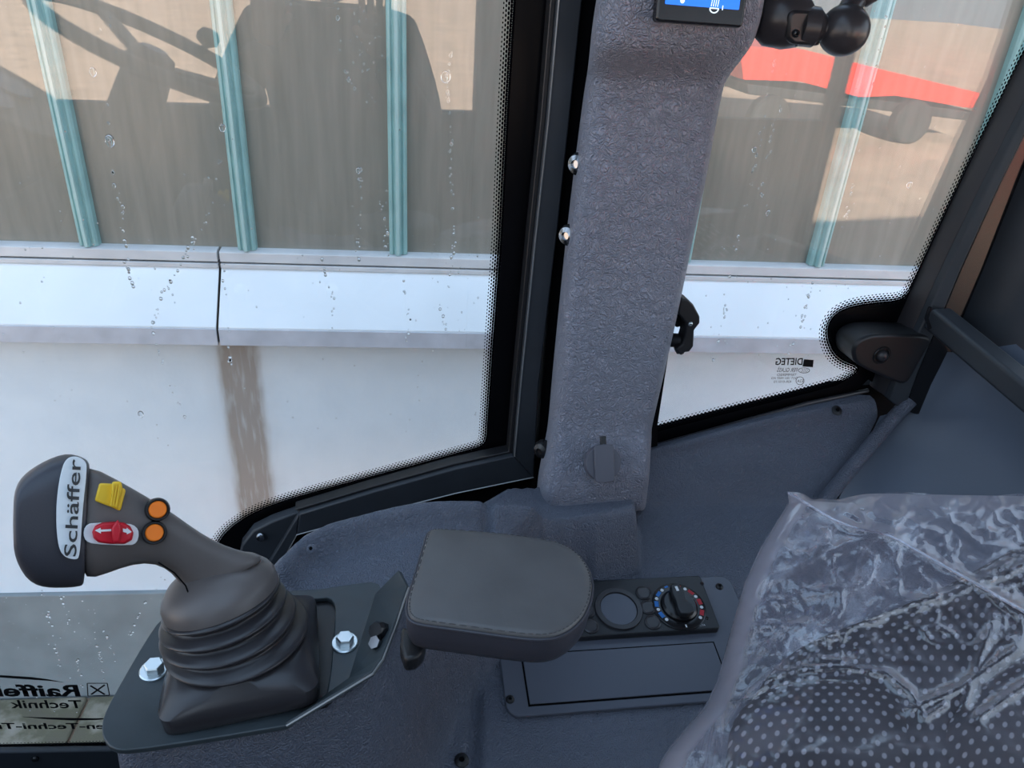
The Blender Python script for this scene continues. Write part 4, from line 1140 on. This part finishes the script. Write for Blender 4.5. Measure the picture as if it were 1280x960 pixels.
for _ in range(24):
    x0_, y0_ = rc_.uniform(930, 1290), rc_.uniform(640, 760)
    an_ = R(rc_.choice([-28, -20, 35, 60, 110])+rc_.uniform(-14, 14)); ln_ = rc_.uniform(18, 60)
    creases.append(([(x0_, y0_), (x0_+ln_*math.cos(an_), y0_+ln_*math.sin(an_))], rc_.uniform(.0015, .0045), rc_.uniform(2.2, 4)))
creases += [([(940, 868), (965, 845), (1000, 836), (1060, 834), (1108, 842), (1138, 866), (1156, 896), (1180, 880)], .012, 5), ([(930, 880), (960, 856), (1010, 846), (1080, 848)], .008, 4),
            ([(1000, 822), (1008, 842)], .006, 4), ([(1022, 818), (1028, 840)], .006, 4), ([(1050, 815), (1052, 840)], .006, 4), ([(1075, 818), (1070, 842)], .006, 4), ([(975, 832), (985, 850)], .006, 4)]
cr_segs = [(c[i], c[i+1], a, w) for c, a, w in creases for i in range(len(c)-1)]
NU, NV = 215, 130
PXg = np.zeros((NV+1, NU+1)); PYg = np.zeros((NV+1, NU+1))
for j in range(NV+1):
    v = j/NV; lx, ly = interp(leftc, v)
    ryt = 622+v*(1010-622)
    for i in range(NU+1):
        u = i/NU
        x = lx+(1480-lx)*u
        y = ly+(ryt-ly)*(1-(1-u)**1.6 if v < .5 else u)
        if j < 8: y += (1-j/8)*(9*math.exp(-((x-1040)/30)**2)+4*math.exp(-((x-1015)/8)**2))
        PXg[j, i] = x; PYg[j, i] = y
dis = np.zeros_like(PXg)
for a, b, amp, w in cr_segs:
    dis = np.maximum(dis, amp*.62*np.exp(-seg_dist(PXg, PYg, a, b)/(w*1.5))) 
U2, V2 = np.meshgrid(np.linspace(0, 1, NU+1), np.linspace(0, 1, NV+1))
edge = np.clip(U2/.052, 0, 1)
dep = .86-.24*V2**.8
dep = dep-.035*np.sqrt(1-(1-edge)**2)-.02*np.clip(U2/.22, 0, 1)+.04*(1-edge)**2
fv = []
for j in range(NV+1):
    for i in range(NU+1):
        x, y = PXg[j, i], PYg[j, i]
        q = Vector((x/90, y/60, 3.1))
        n1 = mnoise.fractal(q, 1.0, 2.0, 4)
        rg = (1-min(1, abs(mnoise.noise(Vector((x/55+y/90, y/38-x/120, 1.7)))*2.2)))**3
        r2 = (1-min(1, abs(mnoise.noise(Vector((x/26-y/60, y/17+x/70, 5.7)))*2.6)))**4
        calm = .12+.88*max(0, min(1, (862-(x-1000)*.14-y)/45))
        d = dep[j, i]+.004*n1*(.4+.6*calm)-.003*rg*calm-.0016*r2*calm-dis[j, i]
        fv.append(dp(x, y, d))
fff = [(j*(NU+1)+i, j*(NU+1)+i+1, (j+1)*(NU+1)+i+1, (j+1)*(NU+1)+i) for j in range(NV) for i in range(NU)]
film = thing('plastic_cover', dp(900, 960, .72), 'clear crumpled plastic film draped over the driver seat', 'plastic film')
fm = bpy.data.meshes.new('film_sheet'); fm.from_pydata([tuple(p) for p in fv], [], fff); fm.update()
link_mesh('film_sheet', fm, 'film', film, smooth=180)
# rear sheet of the bag, falling behind the backrest
bk_ = []
for j in range(22):
    v = j/21
    row = []
    for i in range(60):
        u = i/59
        x = (990-75*v)+(1480-990+75*v)*u; y = 618+200*v+(12*math.exp(-((x-1042)/30)**2))*(1-v)+3*math.sin(u*17+v*5)
        row.append(dp(x, y, .872-.02*v+.010*mnoise.noise(Vector((u*9, v*4, .3)))+.006*math.sin(u*23+v*6)))
    bk_.append(row)
rings('rear_sheet', bk_, 'film', film, closed=False, smooth=180)
sp_ = [dp(x, y, .845-.24*(max(0, y-615)/390)**.8-.075) for x, y in creases[0][0]]
tube('weld_seam', smooth_path(sp_, 2), .0016, 'film', film, seg=6)
# loose fold hanging at the left of the seat
hf, rws = [], []
for j in range(26):
    v = j/25
    row = []
    for i in range(14):
        u = i/13
        x = (876-58*v)+(30+50*v)*u; y = 884+110*v+8*math.sin(u*7+v*3)
        row.append(dp(x, y, .74-.04*v+.012*math.sin(u*11+v*4)+.006*math.sin(u*23)))
    rws.append(row)
rings('hanging_fold', rws, 'film', film, closed=False, smooth=180)

# ================================================================== PRINT ON THE GLASS
YD = YG-.0008
def print_line(s, px, py, hpx, wpx, parent, Y=YD, shear=0, mat='decal_black', mirror=True, bold=0):
    """px,py: right end of the baseline in the picture (text reads mirrored)"""
    a = at(px, py, Y); b = at(px-wpx, py, Y)
    u = (a-b); W_ = u.length; u = Vector((1, 0, 0)); v = Vector((0, 0, 1))
    hh = (at(px, py-hpx, Y)-a).length
    o = text_part('print', s, hh/.70, a, u, v, mat, parent, mirror=mirror, shear=shear, bold=bold)
    xs_ = [q.co.x for q in o.data.vertices]; ww = max(xs_)-min(xs_)
    k = W_/ww; x0 = a.x
    sl = (b.z-a.z)/(b.x-a.x); xm = max(xs_)          # the decal is stuck on level with the machine's slope
    for q in o.data.vertices:
        q.co.x = x0+(q.co.x-xm)*k
        q.co.z += (q.co.x-x0)*sl
    return o
print_line('DIETEG', 1003, 456, 8, 35, w3, shear=.2, bold=.0004)
prism('print_mark', [at(x, y, YD) for x, y in [(1005, 449), (1017, 450), (1016, 459), (1003, 458)]], (0, -.0002, 0), 'decal_black', w3)
print_line('FER GLASS', 996, 465, 5, 25, w3)
print_line('TEMPERED', 995, 470, 3, 24, w3)
print_line('DOT 1001 M60T AS3', 996, 474, 2.6, 32, w3)
print_line('43R-010110', 989, 478.5, 2.8, 22, w3)
def oval(cx, cy, rx, ry, par):
    tube('print_ring', [at(cx+rx*math.cos(R(a)), cy+ry*math.sin(R(a)), YD) for a in range(0, 360, 15)], .0005, 'decal_black', par, seg=4, closed=True)
oval(1005, 463, 7, 3.2, w3); print_line('CCC', 1009, 464.5, 3, 8, w3)
oval(1000, 476, 5, 5, w3); print_line('E24', 1003.5, 478, 3.4, 7, w3)

# dealer decal on the front window, read from outside
print_line('Raiffeisen', 101, 870, 14, 162, w2, bold=.0012)
print_line('Technik', 104, 885, 10, 88, w2, bold=.0005)
print_line('Raiffeisen-Techni-Traktoren', 200, 911, 7, 285, w2, bold=.0005)
def band(name, pts, wid, par):
    A = []; B = []
    for i, (x, y) in enumerate(pts):
        w = wid*math.sin(math.pi*min(.98, max(.02, i/(len(pts)-1))))
        A.append(at(x, y-w/2, YD)); B.append(at(x, y+w/2, YD))
    strip(name, A, B, 'decal_black', par)
band('print_swoosh', [(-60, 842), (-20, 844), (10, 846), (40, 848), (60, 850), (80, 853)], 3.4, w2)
band('print_swoosh', [(28, 896), (60, 898), (90, 899), (120, 899), (150, 897)], 3.2, w2)
sq = [(109, 854), (134, 854), (137, 869), (110, 870)]
for i in range(4):
    a, b = sq[i], sq[(i+1) % 4]
    bar2('print_box', at(*a, YD), at(*b, YD), .0016, 'decal_black', w2, Vector((0, -1, 0)))
bar2('print_cross', at(113, 857, YD), at(131, 868, YD), .003, 'decal_black', w2, Vector((0, -1, 0)))
bar2('print_cross', at(131, 856, YD), at(114, 868, YD), .003, 'decal_black', w2, Vector((0, -1, 0)))

# rain drops on the outside of the panes
def drops(trails, scatter, parent):
    V, Fc = [], []
    ico = bmesh.new(); bmesh.ops.create_icosphere(ico, subdivisions=2, radius=1)
    iv = [v.co.copy() for v in ico.verts]; ifc = [[v.index for v in f.verts] for f in ico.faces]; ico.free()
    def drop(px, py, r):
        c = at(px, py, YG+.0062); i0 = len(V)
        el = random.uniform(1.0, 1.5); r *= 1.3
        for q in iv: V.append(c+Vector((q.x*r, max(q.y, -.02)*r*.55, q.z*r*el)))
        for f in ifc: Fc.append([i0+k for k in f])
    for tr, n in trails:
        for k in range(n):
            x, y = interp(tr, random.random())
            drop(x+random.gauss(0, 1.4), y+random.gauss(0, 2), random.choice([.0006, .0008, .0010, .0013, .0017]))
    for (x0, x1, y0, y1, n) in scatter:
        for k in range(n): drop(random.uniform(x0, x1), random.uniform(y0, y1), random.choice([.0004, .0005, .0007, .0009]))
    for (x, y, r) in ([(137, 176, .004), (116, 90, .003), (278, 160, .003), (557, 96, .005), (176, 518, .003), (448, 213, .0025)] if parent is w2 else [(1137, 231, .004), (960, 266, .0028), (943, 187, .003)]):
        drop(x, y, r)
    mesh_obj('rain_drops', V, Fc, 'water', parent, smooth=60, kind='stuff')
drops([([(134, 130), (140, 210), (152, 260), (158, 330), (168, 360)], 34), ([(276, 150), (276, 210), (264, 260), (248, 290), (228, 325), (205, 365), (190, 410)], 44), ([(190, 410), (205, 460), (222, 500), (236, 545)], 14),
       ([(450, 215), (452, 250), (448, 300), (447, 330)], 22), ([(566, 50), (558, 100), (562, 150), (565, 230), (568, 290), (566, 330), (560, 360)], 44), ([(470, 240), (482, 275), (485, 320)], 14),
       ([(280, 330), (285, 430), (290, 460)], 16), ([(400, 320), (418, 380), (412, 430)], 14), ([(500, 330), (512, 400), (508, 430)], 14), ([(548, 380), (560, 420)], 8),
       ([(52, 735), (62, 780), (72, 820), (80, 850)], 20), ([(75, 740), (88, 785), (98, 830), (102, 860)], 20), ([(100, 740), (115, 780), (125, 820), (132, 850)], 20), ([(110, 750), (135, 800), (146, 830)], 12),
       ([(205, 725), (180, 755), (168, 780), (158, 800)], 18), ([(420, 0), (425, 60), (440, 110)], 14)],
      [(0, 620, 0, 560, 150), (0, 130, 745, 920, 60), (440, 480, 10, 130, 40), (540, 600, 300, 440, 20)], w2)
drops([([(968, 75), (960, 110), (950, 180), (940, 220), (930, 270), (915, 320), (908, 380), (898, 420), (892, 450)], 52), ([(985, 75), (975, 130), (965, 170), (958, 210), (950, 240), (962, 270)], 26),
       ([(1018, 350), (1010, 370), (1004, 400), (990, 430), (985, 445)], 22), ([(1110, 10), (1100, 60), (1085, 140), (1070, 210), (1060, 260), (1050, 300)], 26)],
      [(900, 1240, 0, 330, 90), (880, 1080, 345, 460, 60)], w3)

# ================================================================== SEEN IN REFLECTION: WHEEL, DASH, PERSON, RED TRAILER
WY = .10
swc = vpt(192, 62, WY)
wh = thing('steering_wheel', swc-Vector((.1, 0, .3)), 'black three-spoke steering wheel mirrored in the front side window', 'steering wheel')
wnrm = Vector((.42, 0, .91)).normalized()
wu, ww_, wa = frame_of(wnrm, Vector((0, 1, 0)))
rw = .225
tube('rim', [swc+wu*rw*math.cos(R(a))+ww_*rw*math.sin(R(a)) for a in range(0, 360, 6)], .015, 'black_rubber', wh, seg=12, closed=True)
hub = swc-wnrm*.03
lathe('hub', hub, wnrm, [(.045, -.03), (.05, 0), (.045, .02), (.03, .028), (.0001, .03)], 'black_plastic', wh, seg=32)
lathe('hub_cap', hub+wnrm*.029, wnrm, [(.028, 0), (.026, .003), (.0001, .004)], 'gauge', wh, seg=28)
for a in (20, 140, 260):
    d = wu*math.cos(R(a))+ww_*math.sin(R(a))
    box_bar('spoke', hub+d*.03, swc+d*(rw-.005), .04, .012, 'black_plastic', wh, up=wnrm, bevel=.003)
lathe('column', hub-wnrm*.03, -wnrm, [(.05, 0), (.06, .15), (.075, .55)], 'black_plastic', wh, seg=24)
kp = swc+(wu*math.cos(R(200))+ww_*math.sin(R(200)))*(rw-.01)
lathe('spinner_knob', kp, wnrm, [(.008, 0), (.008, .02), (.024, .03), (.026, .045), (.016, .06), (.0001, .062)], 'black_plastic', wh, seg=24)
dsh = thing('instrument_pod', vpt(60, 110, WY), 'black instrument pod with round gauges mirrored behind the steering wheel', 'dashboard')
dc = vpt(60, 100, WY)+Vector((-.10, 0, -.02))
lathe('pod', dc, Vector((.55, 0, .83)), [(.10, -.20), (.15, -.10), (.16, -.01), (.15, .0), (.13, -.005), (.0001, -.008)], 'black_plastic', dsh, seg=40, ex=[3]*6)
for dy in (-.06, .06):
    lathe('gauge', dc+Vector((0, dy, 0))-Vector((.55, 0, .83))*.004, Vector((.55, 0, .83)), [(.05, 0), (.05, .006), (.044, .007), (.0001, .004)], 'gauge', dsh, seg=32)
box('dash_stem', (dc.x-.22, WY-.14, base_z), (dc.x-.06, WY+.14, dc.z-.15), 'black_plastic', dsh, bevel=.03, seg=4)

def skin_body(name, joints, edges, mat, parent, sub=2):
    """continuous skinned mesh: joints {key: (pos, radius)}; root first"""
    keys = list(joints); me = bpy.data.meshes.new(name)
    me.from_pydata([tuple(joints[k][0]) for k in keys], [(keys.index(a), keys.index(b)) for a, b in edges], []); me.update()
    o = bpy.data.objects.new(name, me); COL.objects.link(o)
    sk_ = o.modifiers.new('skin', 'SKIN'); sk_.use_smooth_shade = True
    for i, k in enumerate(keys):
        r = joints[k][1]; me.skin_vertices[0].data[i].radius = r if isinstance(r, tuple) else (r, r)
        me.skin_vertices[0].data[i].use_root = (i == 0)
    s = o.modifiers.new('sub', 'SUBSURF'); s.levels = sub; s.render_levels = sub
    dg = bpy.context.evaluated_depsgraph_get(); m2 = bpy.data.meshes.new_from_object(o.evaluated_get(dg))
    bpy.data.objects.remove(o)
    m2.materials.clear(); m2.name = name
    return link_mesh(name, m2, mat, parent, smooth=180)
PXc, PYc = vpt(415, 60, -.30).x, -.30
fz = base_z
pers = thing('person', (PXc, PYc, fz), 'person in a dark jacket and blue jeans mirrored in the side window', 'person')
def pp(x, y, z): return Vector((PXc+x, PYc+y, z))
sh = H-.18
skin_body('jacket', {'pel': (pp(0, 0, H-.72), (.17, .12)), 'bel': (pp(0, .0, H-.55), (.165, .12)), 'che': (pp(0, -.01, H-.33), (.18, .12)), 'nek': (pp(0, .0, sh+.04), .075),
     'ls': (pp(.19, 0, sh-.03), .075), 'le': (pp(.24, .10, H-.44), .06), 'lw': (pp(.12, .20, H-.24), .042),
     'rs': (pp(-.19, 0, sh-.03), .075), 're': (pp(-.28, .06, H-.43), .06), 'rw': (pp(-.16, .20, H-.22), .042)},
     [('pel', 'bel'), ('bel', 'che'), ('che', 'nek'), ('che', 'ls'), ('ls', 'le'), ('le', 'lw'), ('che', 'rs'), ('rs', 're'), ('re', 'rw')], 'jacket', pers)
skin_body('jeans', {'pel': (pp(0, 0, H-.76), (.165, .12)), 'lh': (pp(.10, 0, H-.86), .10), 'lk': (pp(.12, .10, H-1.22), .068), 'la': (pp(.11, .0, fz+.10), .055),
     'rh': (pp(-.10, 0, H-.86), .10), 'rk': (pp(-.12, .08, H-1.22), .068), 'ra': (pp(-.12, .0, fz+.10), .055)},
     [('pel', 'lh'), ('lh', 'lk'), ('lk', 'la'), ('pel', 'rh'), ('rh', 'rk'), ('rk', 'ra')], 'jeans', pers)
hd = pp(0, .03, H+.03)
skin_body('head', {'nk': (pp(0, .0, sh+.05), .055), 'jaw': (hd+Vector((0, .03, -.03)), (.062, .075)), 'mid': (hd+Vector((0, .01, .05)), (.078, .095)), 'top': (hd+Vector((0, 0, .12)), (.06, .075)), 'nose': (hd+Vector((0, .13, .035)), .012)},
     [('nk', 'jaw'), ('jaw', 'mid'), ('mid', 'top'), ('mid', 'nose')], 'skin', pers)
skin_body('hair', {'a': (hd+Vector((0, -.03, .07)), (.085, .085)), 'b': (hd+Vector((0, -.01, .14)), (.07, .07))}, [('a', 'b')], 'hair', pers)
for sx_ in (1, -1):
    wv_ = pp(.12, .20, H-.24) if sx_ > 0 else pp(-.16, .20, H-.22)
    J = {'w': (wv_, .030), 'p': (wv_+Vector((-.015*sx_, .03, .045)), (.040, .020)), 'k': (wv_+Vector((-.02*sx_, .045, .09)), (.040, .016))}
    Eg = [('w', 'p'), ('p', 'k')]
    for i in range(4):
        b = wv_+Vector((-.02*sx_+(i-1.5)*.02, .05, .10)); J['f%d' % i] = (b, .009); J['g%d' % i] = (b+Vector((0, .012, .03+.006*(i in (1, 2)))), .0085); J['h%d' % i] = (b+Vector((0, .03, .048)), .0075)
        Eg += [('k', 'f%d' % i), ('f%d' % i, 'g%d' % i), ('g%d' % i, 'h%d' % i)]
    J['t0'] = (wv_+Vector((-.05*sx_, .04, .05)), .011); J['t1'] = (wv_+Vector((-.07*sx_, .05, .075)), .010)
    Eg += [('p', 't0'), ('t0', 't1')]
    skin_body('hand', J, Eg, 'skin', pers)
for sx_ in (.11, -.12):
    skin_body('shoe', {'a': (pp(sx_, -.02, fz+.06), .045), 'b': (pp(sx_, .06, fz+.045), .042), 'c': (pp(sx_, .17, fz+.032), (.045, .030))}, [('a', 'b'), ('b', 'c')], 'jacket', pers)

# red farm trailer out in the sun
rt0 = vpt(930, 100, -13.0); rt1 = vpt(1235, 135, -13.0)
tr = thing('farm_trailer', ((rt0.x+rt1.x)/2, -13.0, z_ground), 'sunlit red farm trailer mirrored in the rear quarter window', 'trailer')
zt0, zt1 = vpt(960, 60, -13).z, vpt(960, 108, -13).z
prism('side_board', [vpt(x, y, -13.0) for x, y in [(925, 58), (1005, 62), (1095, 85), (1232, 118), (1228, 138), (1120, 120), (1075, 122), (1000, 102), (930, 100)]], (0, -2.2, 0), 'machine_red', tr, bevel=.02)
prism('chassis', [vpt(x, y, -13.2) for x, y in [(935, 105), (1220, 140), (1218, 152), (935, 118)]], (0, -1.8, 0), 'tyre', tr, bevel=.02)
for x in (960, 1140):
    p = vpt(x, 130, -13.1)
    rr_ = p.z-z_ground+.12
    rr_ = .45
    lathe('wheel', Vector((p.x, -13.15, z_ground-.02+rr_)), (0, 1, 0), [(rr_*.5, 0), (rr_*.9, 0), (rr_, .05), (rr_, .25), (rr_*.9, .3), (rr_*.5, .3)], 'tyre', tr, seg=32)
